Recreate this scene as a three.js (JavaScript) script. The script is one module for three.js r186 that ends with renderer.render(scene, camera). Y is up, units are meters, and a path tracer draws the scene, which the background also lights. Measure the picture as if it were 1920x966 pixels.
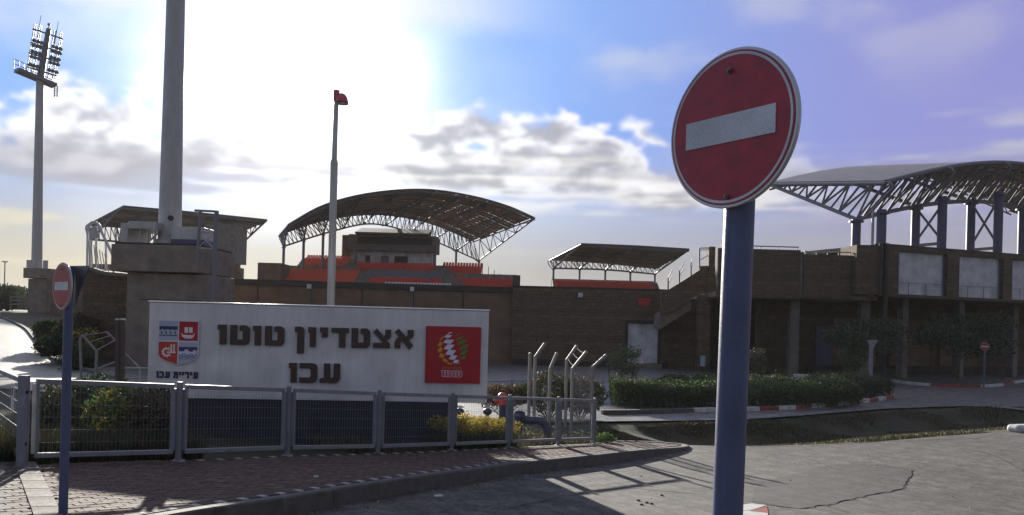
import * as THREE from 'three';
import { mergeGeometries, toCreasedNormals } from 'three/addons/utils/BufferGeometryUtils.js';
import { RoundedBoxGeometry } from 'three/addons/geometries/RoundedBoxGeometry.js';

// ------------------------------------------------------------------ camera
const F = 1500, TILT = 0.026, EYE = 1.7;          // focal length in photo pixels, camera roll, eye height
const scene = new THREE.Scene();
const camera = new THREE.PerspectiveCamera(2 * Math.atan(600 / F) * 180 / Math.PI, 1.6, 0.1, 6000);
camera.position.set(0, EYE, 0);
camera.rotation.z = TILT;
camera.setViewOffset(1920, 1200, 0, 0, 1920, 966);
const renderer = new THREE.WebGLRenderer({ antialias: true });
renderer.toneMapping = THREE.LinearToneMapping;
const EXPOSURE = 2.4;
renderer.toneMappingExposure = EXPOSURE;
renderer.shadowMap.enabled = true;

// ------------------------------------------------------------------ noise and random numbers
function rng(seed) { let a = seed >>> 0; return () => { a = (a + 0x6D2B79F5) | 0; let t = Math.imul(a ^ (a >>> 15), 1 | a); t = (t + Math.imul(t ^ (t >>> 7), 61 | t)) ^ t; return ((t ^ (t >>> 14)) >>> 0) / 4294967296; }; }
const hash = (x, y, s) => { let h = Math.imul(x | 0, 374761393) + Math.imul(y | 0, 668265263) + Math.imul(s | 0, 974634777); h = Math.imul(h ^ (h >>> 13), 1274126177); return ((h ^ (h >>> 16)) >>> 0) / 4294967296; };
const smooth = (t) => t * t * (3 - 2 * t);
const clamp = (v, a, b) => Math.min(b, Math.max(a, v));
const ss = (a, b, v) => smooth(clamp((v - a) / (b - a), 0, 1));
const mix = (a, b, t) => a + (b - a) * t;
function vnoise(x, y, s = 0, per = 0) {
  const xi = Math.floor(x), yi = Math.floor(y), fx = smooth(x - xi), fy = smooth(y - yi);
  const w = per ? (v) => ((v % per) + per) % per : (v) => v;
  const a = hash(w(xi), w(yi), s), b = hash(w(xi + 1), w(yi), s), c = hash(w(xi), w(yi + 1), s), d = hash(w(xi + 1), w(yi + 1), s);
  return mix(mix(a, b, fx), mix(c, d, fx), fy);
}
function fbm(x, y, s = 0, oct = 5, per = 0) { let v = 0, a = 0.5, t = 0; for (let i = 0; i < oct; i++) { v += a * vnoise(x, y, s + i * 17, per); t += a; a *= 0.5; x *= 2; y *= 2; if (per) per *= 2; } return v / t; }

// ------------------------------------------------------------------ sky and sun
const SUN = new THREE.Vector3(-501, 405, -1500).normalize();
{
  const VEIL = new THREE.Vector3(-425, 455, -1500).normalize();   // brightest place of the thin cloud before the sun
  const W = 2048, Hh = 1024, data = new Float32Array(W * Hh * 4), c = [0, 0, 0];
  for (let j = 0; j < Hh; j++) for (let i = 0; i < W; i++) {
    const phi = ((i + 0.5) / W - 0.5) * 2 * Math.PI, th = ((j + 0.5) / Hh - 0.5) * Math.PI;
    const dx = Math.cos(phi) * Math.cos(th), dy = Math.sin(th), dz = Math.sin(phi) * Math.cos(th);
    const az = Math.atan2(dx, -dz) * 180 / Math.PI, el = th * 180 / Math.PI;
    const d = Math.acos(clamp(dx * SUN.x + dy * SUN.y + dz * SUN.z, -1, 1)) * 180 / Math.PI;
    const away = ss(-5, 30, az) * (1 - ss(60, 140, Math.abs(az)));
    // clear air: grey haze low down, blue above
    const h1 = ss(2, 13, el), h2 = ss(20, 70, el);
    c[0] = mix(mix(0.34, 0.20, h1), 0.11, h2) + 0.07 * away * h1; c[1] = mix(mix(0.335, 0.42, h1), 0.22, h2) - 0.135 * away * h1; c[2] = mix(mix(0.35, 0.92, h1), 0.50, h2) - 0.27 * away * h1;
    const back = ss(45, 110, d); c[0] = mix(c[0], 0.185, back * 0.8 * h1); c[1] = mix(c[1], 0.205, back * 0.8 * h1); c[2] = mix(c[2], 0.28, back * 0.8 * h1);
    const warm = (1 - ss(2, 9, el)) * Math.exp(-Math.pow((az + 26) / 26, 2));
    c[0] += 0.30 * warm; c[1] += 0.25 * warm; c[2] += 0.09 * warm;
    const pale = 0.26 * Math.exp(-Math.pow((az + 10) / 20, 2)) * ss(3, 8, el) * (1 - ss(9, 13, el)); c[0] += pale; c[1] += pale * 0.93; c[2] += pale * 0.62;
    // glow of the sun through thin cloud
    const e = Math.acos(clamp(dx * VEIL.x + dy * VEIL.y + dz * VEIL.z, -1, 1)) * 180 / Math.PI * (0.8 + 0.45 * fbm(az / 7 + 60, el / 4 + 60, 97, 4));
    const g = 2.6 * Math.exp(-Math.pow(e / 6.2, 2)) + 0.42 * Math.exp(-Math.pow(e / 12, 2)) + 0.16 * Math.exp(-d / 22);
    c[0] += g; c[1] += g * 0.97; c[2] += g * 0.93;
    if (el > -1) {
      const lit = 0.60 + 0.75 * Math.exp(-d / 16);
      const put = (k, r, gg, b) => { c[0] = mix(c[0], r, k); c[1] = mix(c[1], gg, k); c[2] = mix(c[2], b, k); };
      // high thin veil
      const n0 = fbm(az / 9 + 3, el / 4.5, 5, 6), v0 = ss(0.52, 0.78, n0) * ss(13, 19, el) * 0.55 * (1 - 0.45 * away);
      put(v0, lit, lit, lit * 1.02);
      // broken cloud fields higher up and round the sky
      const n6 = fbm(dx / Math.max(0.15, dy) * 1.3 + 20, dz / Math.max(0.15, dy) * 1.3 + 20, 83, 6), hi = ss(0.46, 0.64, n6) * ss(20, 32, el) * 0.8; put(hi, 0.28 + 0.4 * Math.exp(-d / 26), 0.28 + 0.39 * Math.exp(-d / 26), 0.30 + 0.38 * Math.exp(-d / 26));
      const vl = ss(18.4, 20.6, el + 3 * (n0 - 0.5)) * (1 - ss(-12, 6, az)) * ss(-70, -30, az);
      put(vl * 0.8, 0.98, 0.97, 0.99);
      // cumulus bank: flat top line that undulates, with broken puffs toward the right
      const topL = mix(14.0, 13.8, ss(-30, -5, az)) - 3.4 * ss(4, 16, az) + 2.2 * (fbm(az / 4.5, 3.7, 11, 4) - 0.5) * 2;
      const n1 = fbm(az / 5.5, el / 2.2, 21, 7), n2 = fbm(az / 2.0 + 9, el / 1.1, 37, 5);
      const thick = n1 * 0.58 + n2 * 0.42 + 0.03 * (topL - el) - 0.05;
      let body = ss(0.41, 0.50, thick) * (1 - ss(topL - 0.2, topL + 0.9, el + (n2 - 0.5) * 3.4)) * ss(7.6, 9.6, el + (n1 - 0.5) * 4);
      body *= 1 - 0.75 * ss(14, 22, az) * (1 - ss(50, 90, Math.abs(az)));
      const up = fbm((az - 0.6) / 5.5, (el + 0.7) / 2.2, 21, 6);           // thickness toward the light
      const sh = clamp((n1 - up) * 3.4 + 0.42 + 0.6 * (n2 - 0.5), 0, 1);
      const core = ss(0.47, 0.62, thick) * ss(0.95, 0.25, sh), bright = mix(lit + 0.34, 0.40 + 0.42 * Math.exp(-d / 12), core);
      put(body * 0.9, bright, bright * 0.985, bright * 0.98 + 0.03);
      // long grey streaks under the bank
      const n3 = fbm(az / 13 + 4, el / 0.95, 53, 6), st = ss(0.50, 0.62, n3) * ss(6.6, 8.2, el) * (1 - ss(9.6, 11.4, el));
      const wb = ss(0.36, 0.47, n3) * (1 - ss(0.49, 0.56, n3)) * ss(6.8, 8.4, el) * (1 - ss(10.6, 12.4, el)) * (1 - 0.8 * ss(16, 26, Math.abs(az))); put(wb * 0.75, lit + 0.2, lit + 0.18, lit + 0.15);
      const sg = mix(0.44, 0.36, ss(0, 20, az)) + 0.25 * Math.exp(-d / 8); put(st * 0.7, sg * 0.98, sg * 0.97, sg * 1.1);
      const n4 = fbm(az / 9 + 14, el / 0.8, 63, 6), sw = ss(0.54, 0.7, n4) * ss(1.0, 2.2, el) * (1 - ss(5.5, 8.5, el));
      const lw = Math.exp(-Math.pow((az + 24) / 20, 2)); put(sw * (0.15 + 0.6 * lw), 0.62 + 0.28 * lw, 0.6 + 0.22 * lw, 0.58 + 0.02 * lw);
      // pale streaks over the right roof
      const n5 = fbm(az / 8 + 40, el / 1.0 + 2, 71, 6), rs = ss(0.52, 0.7, n5) * ss(8.8, 10.5, el) * (1 - ss(12, 14.5, el)) * ss(8, 16, az); put(rs * 0.7, 0.58, 0.58, 0.62);
    } 
    if (el < 0) { const k = ss(0, -6, el) , q = ss(0, 8, -el); c[0] = mix(c[0], 0.10, q); c[1] = mix(c[1], 0.095, q); c[2] = mix(c[2], 0.085, q); }
    const o = (j * W + i) * 4; data[o] = c[0] / EXPOSURE; data[o + 1] = c[1] / EXPOSURE; data[o + 2] = c[2] / EXPOSURE; data[o + 3] = 1;
  }
  const t = new THREE.DataTexture(data, W, Hh, THREE.RGBAFormat, THREE.FloatType);
  t.mapping = THREE.EquirectangularReflectionMapping; t.magFilter = THREE.LinearFilter; t.minFilter = THREE.LinearFilter; t.needsUpdate = true;
  scene.background = t; scene.environment = t;
}
const sun = new THREE.DirectionalLight(new THREE.Color(1, 0.93, 0.82), 5);
sun.position.copy(SUN).multiplyScalar(150); sun.castShadow = true; sun.shadow.radius = 1.3;
sun.shadow.mapSize.set(4096, 4096);
Object.assign(sun.shadow.camera, { left: -90, right: 90, top: 60, bottom: -60, near: 1, far: 400 });
scene.add(sun, sun.target);

// ------------------------------------------------------------------ places: a photo point at a depth, the lie of the land
const V = (x, y, z) => new THREE.Vector3(x, y, z);
function dir(px, py) { const u = px - 960, v = 600 - py, c = Math.cos(TILT), s = Math.sin(TILT); return [(u * c - v * s) / F, (u * s + v * c) / F]; }
function P(px, py, Z) { const [a, b] = dir(px, py); return V(a * Z, EYE + b * Z, -Z); }
const walk = (x, Z) => -0.055 * x - 0.059 * Z;                 // paved footway level
const FLAT = -1.55, ditch = {};
function land(x, Z) {                                          // road level everywhere
  const p = -0.055 * clamp(x, -18, 60) - 0.059 * Math.max(Z, -4) - 0.2, k = 0.25, h = clamp(0.5 + 0.5 * (p - FLAT) / k, 0, 1);
  let dip = 0;                                                   // shallow grassed ditch between the two roads
  if (ditch.a && x > 1 && x < 60 && Z > 15 && Z < 45) { const at = (l) => { let i = 0; while (i < l.length - 2 && l[i + 1][0] < x) i++; return mix(l[i][1], l[i + 1][1], (x - l[i][0]) / (l[i + 1][0] - l[i][0])); }, z0 = at(ditch.a), t = (Z - z0) / (at(ditch.b) - z0); dip = -0.5 * ss(0.02, 0.55, t) * (1 - ss(0.72, 0.97, t)) * ss(2.5, 6, x); }
  return dip + mix(FLAT, p, h) + k * h * (1 - h) + 2.7 * ss(20, 60, -x) * ss(20, 50, Z);
}
function onWalk(px, py, off = 0) { const [a, b] = dir(px, py), Z = (EYE - off) / (-b - 0.055 * a - 0.059); return [a * Z, Z]; }
function onFlat(px, py) { const [a, b] = dir(px, py), Z = (EYE - FLAT) / -b; return [a * Z, Z]; }
function onLand(px, py) { const [a, b] = dir(px, py); let Z = 2; while (Z < 400 && EYE + b * Z > land(a * Z, Z)) Z += 0.05 + Z * 0.002; return [a * Z, Z]; }

// ------------------------------------------------------------------ textures and materials
function tex(n, f, srgb = true) {
  const d = new Uint8Array(n * n * 4);
  for (let j = 0; j < n; j++) for (let i = 0; i < n; i++) { const c = f(i / n, j / n, i, j), o = (j * n + i) * 4; for (let k = 0; k < 3; k++) d[o + k] = clamp(Math.round((Array.isArray(c) ? c[k] : c) * 255), 0, 255); d[o + 3] = 255; }
  const t = new THREE.DataTexture(d, n, n); t.wrapS = t.wrapT = THREE.RepeatWrapping; t.magFilter = THREE.LinearFilter; t.minFilter = THREE.LinearMipmapLinearFilter; t.generateMipmaps = true;
  if (srgb) t.colorSpace = THREE.SRGBColorSpace; t.needsUpdate = true; return t;
}
const scaled = (t, r, r2 = r) => { const c = t.clone(); c.repeat.set(r, r2); c.needsUpdate = true; return c; };
const grit = tex(512, (u, v, i, j) => { const a = hash(i, j, 3), b = fbm(u * 64, v * 64, 9, 3, 64), c = fbm(u * 8, v * 8, 5, 4, 8); const s = a > 0.93 ? 0.22 : a < 0.08 ? -0.2 : 0; return clamp(0.70 + (a - 0.5) * 0.30 + s + (b - 0.5) * 0.6 + (c - 0.5) * 0.55 + (fbm(u * 20, v * 20, 15, 3, 20) - 0.5) * 0.5, 0.2, 1); });
const gritB = tex(512, (u, v, i, j) => hash(i, j, 3) * 0.6 + fbm(u * 64, v * 64, 9, 3, 64) * 0.4, false);
const blot = tex(512, (u, v, i, j) => { const a = fbm(u * 6, v * 6, 31, 6, 6), b = hash(i, j, 8); return clamp(0.84 + (a - 0.5) * 0.30 + (b - 0.5) * 0.14, 0, 1); });
const streak = tex(512, (u, v, i, j) => { const a = fbm(u * 40, v * 3, 33, 5, 0), b = fbm(u * 5, v * 5, 41, 5, 5), e = hash(i, j, 12); return clamp(0.90 + (a - 0.5) * 0.09 + (b - 0.5) * 0.16 + (e - 0.5) * 0.05, 0, 1); });
const course = tex(512, (u, v, i, j) => { const r = Math.floor(v * 8), fy = v * 8 - r, w = 4, off = hash(r, 0, 4) * 1, x = u * w + off, q = Math.floor(x) % w, fx = x - Math.floor(x); const m = fy < 0.09 || fx < 0.03 ? 0.80 : 1; const t = 0.86 + 0.10 * (hash(q, r, 6) - 0.5) + 0.12 * (hash(0, r, 16) - 0.5); return [0, 1, 2].map(() => clamp(m * t + (fbm(u * 24, v * 24, 5, 3, 24) - 0.5) * 0.25, 0, 1)); });
const courseB = tex(512, (u, v) => { const r = Math.floor(v * 8), fy = v * 8 - r, w = 4, x = u * w + hash(r, 0, 4), fx = x - Math.floor(x); return (fy < 0.09 || fx < 0.03 ? 0 : 0.7) + 0.3 * fbm(u * 24, v * 24, 5, 3, 24); }, false);
const worn = tex(512, (u, v, i, j) => { const n = fbm(u * 14, v * 14, 201, 5, 14), s = fbm(u * 90, v * 9, 207, 3, 0), sp = fbm(u * 50, v * 50, 209, 2, 50), g = 0.9 + 0.25 * (fbm(u * 5, v * 5, 211, 4, 5) - 0.5) + 0.06 * (hash(i, j, 5) - 0.5); if (sp > 0.83 && n > 0.5) return [0.34, 0.25, 0.2]; if (s > 0.80) return [0.36 * g, 0.4 * g, 0.53 * g]; return [0.31 * g, 0.345 * g, 0.475 * g]; });
const col = (r, g, b) => new THREE.Color().setRGB(r, g, b);
const std = (r, g, b, rough = 0.7, o = {}) => new THREE.MeshStandardMaterial({ color: col(r, g, b), roughness: rough, ...o });
const M = {
  asphalt: std(0.125, 0.117, 0.106, 0.9, { map: scaled(grit, 1 / 2.6), bumpMap: scaled(gritB, 1 / 2.6), bumpScale: 0.004, vertexColors: true }),
  asphaltDark: std(0.085, 0.082, 0.079, 0.9, { map: scaled(grit, 1 / 2.2), bumpMap: scaled(gritB, 1 / 2.2), bumpScale: 0.004, vertexColors: true }),
  inner: std(0.26, 0.25, 0.235, 0.5, { map: scaled(grit, 1 / 3.1), vertexColors: true }),
  earth: std(0.06, 0.045, 0.024, 0.95, { map: scaled(blot, 1 / 3.3), bumpMap: scaled(gritB, 1 / 1.5), bumpScale: 0.01, vertexColors: true }),
  tar: std(0.035, 0.034, 0.033, 0.7), paint: std(0.62, 0.61, 0.58, 0.7, { map: scaled(blot, 1 / 0.9) }), redPaint: std(0.30, 0.07, 0.05, 0.75, { map: scaled(blot, 1 / 0.9) }),
  kerb: std(0.12, 0.112, 0.104, 0.85, { map: scaled(blot, 1 / 0.7), bumpMap: scaled(gritB, 1 / 0.6), bumpScale: 0.003 }),
  joint: std(0.085, 0.068, 0.056, 0.95, { map: scaled(grit, 1 / 0.8) }),
  board: std(0.76, 0.75, 0.745, 0.42, { map: scaled(streak, 1 / 2.4), metalness: 0.0 }),
  boardEdge: std(0.80, 0.80, 0.80, 0.22, { metalness: 0.75 }), plinth: std(0.045, 0.046, 0.06, 0.8, { map: scaled(blot, 1 / 1.6) }),
  brown: std(0.055, 0.026, 0.022, 0.5), navy: std(0.02, 0.025, 0.075, 0.5),
  galv: std(0.26, 0.27, 0.295, 0.55, { metalness: 0.3, map: scaled(streak, 1 / 0.7) }), wire: std(0.20, 0.21, 0.235, 0.55, { metalness: 0.4 }),
  pole: std(1, 1, 1, 0.45, { map: scaled(worn, 1 / 0.6), bumpMap: scaled(gritB, 1 / 0.5), bumpScale: 0.0008 }), bolt: std(0.2, 0.17, 0.14, 0.5, { metalness: 0.7 }),
  signRed: std(0.42, 0.017, 0.03, 0.45, { map: scaled(blot, 1 / 0.21), bumpMap: scaled(gritB, 1 / 0.4), bumpScale: 0.0003 }), signWhite: std(0.66, 0.68, 0.71, 0.45, { map: scaled(blot, 1 / 0.9) }), signBack: std(0.12, 0.11, 0.14, 0.6, { metalness: 0.3 }), rim: std(0.45, 0.45, 0.45, 0.35, { metalness: 0.5 }),
  stone: std(0.16, 0.112, 0.074, 0.92, { map: scaled(course, 1 / 1.9), bumpMap: scaled(courseB, 1 / 1.9), bumpScale: 0.012 }),
  stoneDark: std(0.135, 0.096, 0.064, 0.92, { map: scaled(course, 1 / 2.2), bumpMap: scaled(courseB, 1 / 2.2), bumpScale: 0.012 }),
  render: std(0.21, 0.135, 0.09, 0.92, { map: scaled(blot, 1 / 4) }), coping: std(0.06, 0.05, 0.043, 0.85, { map: scaled(blot, 1 / 2) }),
  concrete: std(0.29, 0.235, 0.19, 0.9, { map: scaled(blot, 1 / 3), bumpMap: scaled(gritB, 1), bumpScale: 0.006 }), concreteLight: std(0.22, 0.2, 0.18, 0.9, { map: scaled(blot, 1 / 3) }),
  white: std(0.66, 0.66, 0.68, 0.6, { map: scaled(blot, 1 / 3) }), steel: std(0.15, 0.155, 0.18, 0.5, { metalness: 0.2 }), steelPale: std(0.47, 0.46, 0.455, 0.5, { metalness: 0.2, map: scaled(streak, 1 / 4) }),
  steelBlue: std(0.06, 0.06, 0.12, 0.5, { metalness: 0.1 }), roofUnder: std(0.27, 0.195, 0.14, 0.75, { map: scaled(streak, 1 / 3) }), roofGrey: std(0.22, 0.225, 0.235, 0.55, { metalness: 0.25, map: scaled(streak, 1 / 3) }),
  seat: std(0.55, 0.05, 0.025, 0.55), seatOrange: std(0.62, 0.085, 0.03, 0.55), seatGrey: std(0.14, 0.14, 0.17, 0.55), seatWhite: std(0.55, 0.55, 0.57, 0.55),
  lampRed: std(0.40, 0.07, 0.09, 0.5), pipeBlue: std(0.015, 0.022, 0.06, 0.5), hydrant: std(0.40, 0.03, 0.03, 0.45), dark: std(0.03, 0.028, 0.028, 0.7), bark: std(0.10, 0.075, 0.055, 0.95), glass: std(0.02, 0.025, 0.035, 0.12, { metalness: 0.0 }),
  wood: std(0.07, 0.05, 0.045, 0.85), bin: std(0.28, 0.36, 0.42, 0.6),
};
const leafMat = new THREE.MeshPhysicalMaterial({ vertexColors: true, roughness: 0.75, transmission: 0.4, thickness: 0, side: THREE.DoubleSide });

// ------------------------------------------------------------------ building helpers
const taken = new Map();
function numbered(n) { const k = taken.get(n) ?? 0; taken.set(n, k + 1); return k ? `${n}_${String(k).padStart(3, '0')}` : n; }
function tag(o, label, category, group, kind) { if (label) o.userData.label = label; if (category) o.userData.category = category; if (group) o.userData.group = group; if (kind) o.userData.kind = kind; return o; }
function thing(name, label, category, at = V(0, 0, 0), group, yaw = 0) { const o = new THREE.Group(); o.name = numbered(name); o.position.copy(at); o.rotation.y = yaw; scene.add(o); return tag(o, label, category, group); }
function uvMetres(g) {
  const p = g.attributes.position, n = g.attributes.normal, uv = new Float32Array(p.count * 2);
  for (let i = 0; i < p.count; i++) { const ax = Math.abs(n.getX(i)), ay = Math.abs(n.getY(i)), az = Math.abs(n.getZ(i)), x = p.getX(i), y = p.getY(i), z = p.getZ(i); if (ay > ax && ay > az) { uv[2 * i] = x; uv[2 * i + 1] = z; } else if (ax > az) { uv[2 * i] = z; uv[2 * i + 1] = y; } else { uv[2 * i] = x; uv[2 * i + 1] = y; } }
  g.setAttribute('uv', new THREE.BufferAttribute(uv, 2)); return g;
}
function join(list) { const l = list.flat(9).map((g) => { const q = g.index ? g.toNonIndexed() : g; for (const k of Object.keys(q.attributes)) if (!['position', 'normal', 'uv', 'color'].includes(k)) q.deleteAttribute(k); return q; }); return l.length === 1 ? l[0] : mergeGeometries(l); }
function part(name, geos, mat, parent, { keepUV = false, local = false, label, kind } = {}) {
  const g = join([geos]); if (!keepUV) uvMetres(g);
  let top = parent; while (top && top.parent && top.parent !== scene) top = top.parent;
  if (!local && top) g.translate(-top.position.x, -top.position.y, -top.position.z);
  const m = new THREE.Mesh(g, mat); m.name = name; (parent ?? scene).add(m); if (!parent) m.name = numbered(name);
  if (label) m.userData.label = label; if (kind) m.userData.kind = kind; return m;
}
function single(name, geos, mat, label, category, group, opt = {}) { return tag(part(name, geos, mat, null, opt), label, category, group); }
function structure(name, geos, mat, opt = {}) { const m = part(name, geos, mat, null, opt); m.userData.kind = 'structure'; return m; }
const UP = V(0, 1, 0);
function rod(a, b, r, seg = 6, r2 = r) { const d = b.clone().sub(a), L = d.length(), g = new THREE.CylinderGeometry(r2, r, L, seg); g.applyQuaternion(new THREE.Quaternion().setFromUnitVectors(UP, d.divideScalar(L))); return g.translate((a.x + b.x) / 2, (a.y + b.y) / 2, (a.z + b.z) / 2); }
function beam(a, b, w, h, bevel = 0) {                        // rectangular bar from a to b; h is upright
  const d = b.clone().sub(a), L = d.length(), g = bevel ? new RoundedBoxGeometry(w, h, L, 1, bevel) : new THREE.BoxGeometry(w, h, L);
  const m = new THREE.Matrix4().lookAt(b, a, Math.abs(d.y) > L * 0.99 ? V(0, 0, 1) : UP); g.applyMatrix4(m); return g.translate((a.x + b.x) / 2, (a.y + b.y) / 2, (a.z + b.z) / 2);
}
function box(x0, x1, y0, y1, z0, z1, bevel = 0) { const g = bevel ? new RoundedBoxGeometry(x1 - x0, y1 - y0, z1 - z0, 1, bevel) : new THREE.BoxGeometry(x1 - x0, y1 - y0, z1 - z0); return g.translate((x0 + x1) / 2, (y0 + y1) / 2, (z0 + z1) / 2); }
function bent(points, r, seg = 6, n = 24) { return new THREE.TubeGeometry(new THREE.CatmullRomCurve3(points), n, r, seg); }
function slab(pts, z0, depth, bevel = 0) { const s = new THREE.Shape(pts.map(([x, y]) => new THREE.Vector2(x, y))); const g = new THREE.ExtrudeGeometry(s, { depth: depth - 2 * bevel, bevelEnabled: bevel > 0, bevelThickness: bevel, bevelSize: bevel, bevelOffset: -bevel, bevelSegments: 1 }); return g.translate(0, 0, z0 + bevel); }
function tri(pos, nor, colr) { const g = new THREE.BufferGeometry(); g.setAttribute('position', new THREE.Float32BufferAttribute(pos, 3)); if (colr) g.setAttribute('color', new THREE.Float32BufferAttribute(colr, 3)); g.computeVertexNormals(); return g; }
function draped(poly, h, edge, tone) {                         // sheet that follows the ground
  const out = [], colr = [], pts = poly.map(([x, Z]) => new THREE.Vector2(x, Z));
  if (THREE.ShapeUtils.area(pts) > 0) pts.reverse();
  const stack = THREE.ShapeUtils.triangulateShape(pts, []).map((t) => t.map((i) => pts[i]));
  while (stack.length) {
    const [a, b, c] = stack.pop(), ab = a.distanceTo(b), bc = b.distanceTo(c), ca = c.distanceTo(a), m = Math.max(ab, bc, ca);
    const lim = edge * Math.max(1, Math.min(a.length(), b.length(), c.length()) / 25);
    if (m > lim) { const [p, q, r] = m === ab ? [a, b, c] : m === bc ? [b, c, a] : [c, a, b], k = p.clone().add(q).multiplyScalar(0.5); stack.push([p, k, r], [k, q, r]); continue; }
    for (const v of [a, c, b]) { out.push(v.x, h(v.x, v.y), -v.y); if (tone) colr.push(...tone(v.x, v.y)); }
  }
  const g = tri(out, null, tone ? colr : null), n = g.attributes.normal, p = g.attributes.position;
  if (n.getY(0) < 0) { for (let i = 0; i < p.count; i += 3) for (let k = 0; k < 3; k++) { const A = p.array, i1 = (i + 1) * 3 + k, i2 = (i + 2) * 3 + k; [A[i1], A[i2]] = [A[i2], A[i1]]; if (tone) { const C = g.attributes.color.array; [C[i1], C[i2]] = [C[i2], C[i1]]; } } g.computeVertexNormals(); }
  for (let i = 0; i < p.count; i++) { const e = 0.2, x = p.getX(i), Z = -p.getZ(i), v = V(-(h(x + e, Z) - h(x - e, Z)) / (2 * e), 1, (h(x, Z + e) - h(x, Z - e)) / (2 * e)).normalize(); n.setXYZ(i, v.x, v.y, v.z); }
  return g;
}
const stain = (s, lo, hi, seed) => (x, Z) => { const v = mix(lo, hi, fbm(x / s + 50, Z / s + 50, seed, 4)), w = (vnoise(x * 0.9, Z * 0.9, seed + 3) - 0.5) * 0.06; return [v + w, v + w, v + w]; };
// ------------------------------------------------------------------ ground, roads and footway
ditch.a = [[1125, 828], [1310, 836], [1420, 838], [1560, 834], [1640, 829], [1740, 820], [1850, 812], [1930, 806]].map(([x, y]) => onFlat(x, y)); ditch.b = [[1120, 791], [1300, 789], [1400, 787], [1560, 775], [1660, 767], [1800, 762], [1930, 760]].map(([x, y]) => onFlat(x, y));
const kerbLine = [[90, 1010], [220, 985], [337, 964], [400, 953.6], [504, 939], [608, 922], [712, 905.5], [817, 890], [895, 880], [962, 870], [1040, 862], [1120, 854], [1204, 845], [1262, 841]].map(([x, y]) => onWalk(x, y));
const tip = [[1284, 839], [1291, 836], [1280, 833], [1240, 829.5], [1190, 827.5], [1150, 826.5]].map(([x, y]) => onWalk(x, y));
const postPx = [335, 540, 710, 848, 955, 1047, 1115], postZ = [11.28, 12.75, 14.0, 15.45, 16.85, 18.3, 19.5];
const posts = postPx.map((px, i) => [dir(px, 800)[0] * postZ[i], postZ[i]]);
const fdir = new THREE.Vector2(posts[6][0] - posts[0][0], posts[6][1] - posts[0][1]).normalize(), fback = new THREE.Vector2(-fdir.y, fdir.x);
const rowBack = posts.map(([x, Z]) => [x + fback.x * 0.12, Z + fback.y * 0.12]).reverse();
const footway = [[-11, 0.8], [-4.4, 0.8], ...kerbLine, ...tip, ...rowBack, [-5.95, 9.92], [-11, 12.5]];
{
  // ground: one sheet to the horizon, fine near the camera
  const ax = [], az = [];
  for (let x = -40; x <= 60; x += 1) ax.push(x);
  for (let k = 1; k <= 26; k++) { const s = 2 * k + Math.pow(k, 2.6) * 0.55; ax.push(60 + s); ax.unshift(-40 - s); }
  for (let z = -8; z < 19; z += 1) az.push(z);
  for (let z = 19; z < 40; z += 0.35) az.push(z);
  for (let z = 40; z <= 70; z += 1) az.push(z);
  for (let k = 1; k <= 28; k++) az.push(70 + 2 * k + Math.pow(k, 2.6) * 0.6);
  for (let k = 1; k <= 8; k++) az.unshift(-8 - 4 * k * k);
  const pos = [], idx = [], cl = [], nx = ax.length;
  for (const Z of az) for (const x of ax) {
    pos.push(x, land(x, Z) - 0.05, -Z);
    const g = fbm(x / 3 + 30, Z / 3 + 30, 91, 4), k = ss(0.42, 0.62, g), b = 0.75 + 0.5 * fbm(x / 1.1, Z / 1.1, 95, 3);
    cl.push(mix(1.0, 0.62, k) * b, mix(0.95, 0.95, k) * b, mix(0.9, 0.55, k) * b);
  }
  for (let j = 0; j + 1 < az.length; j++) for (let i = 0; i + 1 < nx; i++) { const a = j * nx + i; idx.push(a, a + 1, a + nx, a + 1, a + nx + 1, a + nx); }
  const g = new THREE.BufferGeometry(); g.setAttribute('position', new THREE.Float32BufferAttribute(pos, 3)); g.setAttribute('color', new THREE.Float32BufferAttribute(cl, 3)); g.setIndex(idx); g.computeVertexNormals();
  structure('ground', [g], M.earth);
}
const vergeEdge = [[1310, 836], [1420, 838], [1560, 834], [1640, 829], [1740, 820], [1850, 812], [1930, 806]].map(([x, y]) => onFlat(x, y));
structure('road', [draped([...kerbLine.slice(0, -1).map(([x, Z]) => [x - 0.05, Z + 0.05]), ...tip.slice(0, 3), ...vergeEdge, [24, 29.5], [45, 36], [70, 40], [70, -8], [-12, -8], [-12, 0.7], [-4.4, 0.7]], land, 0.55, stain(1.7, 0.5, 1.38, 61))], M.asphalt);
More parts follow.
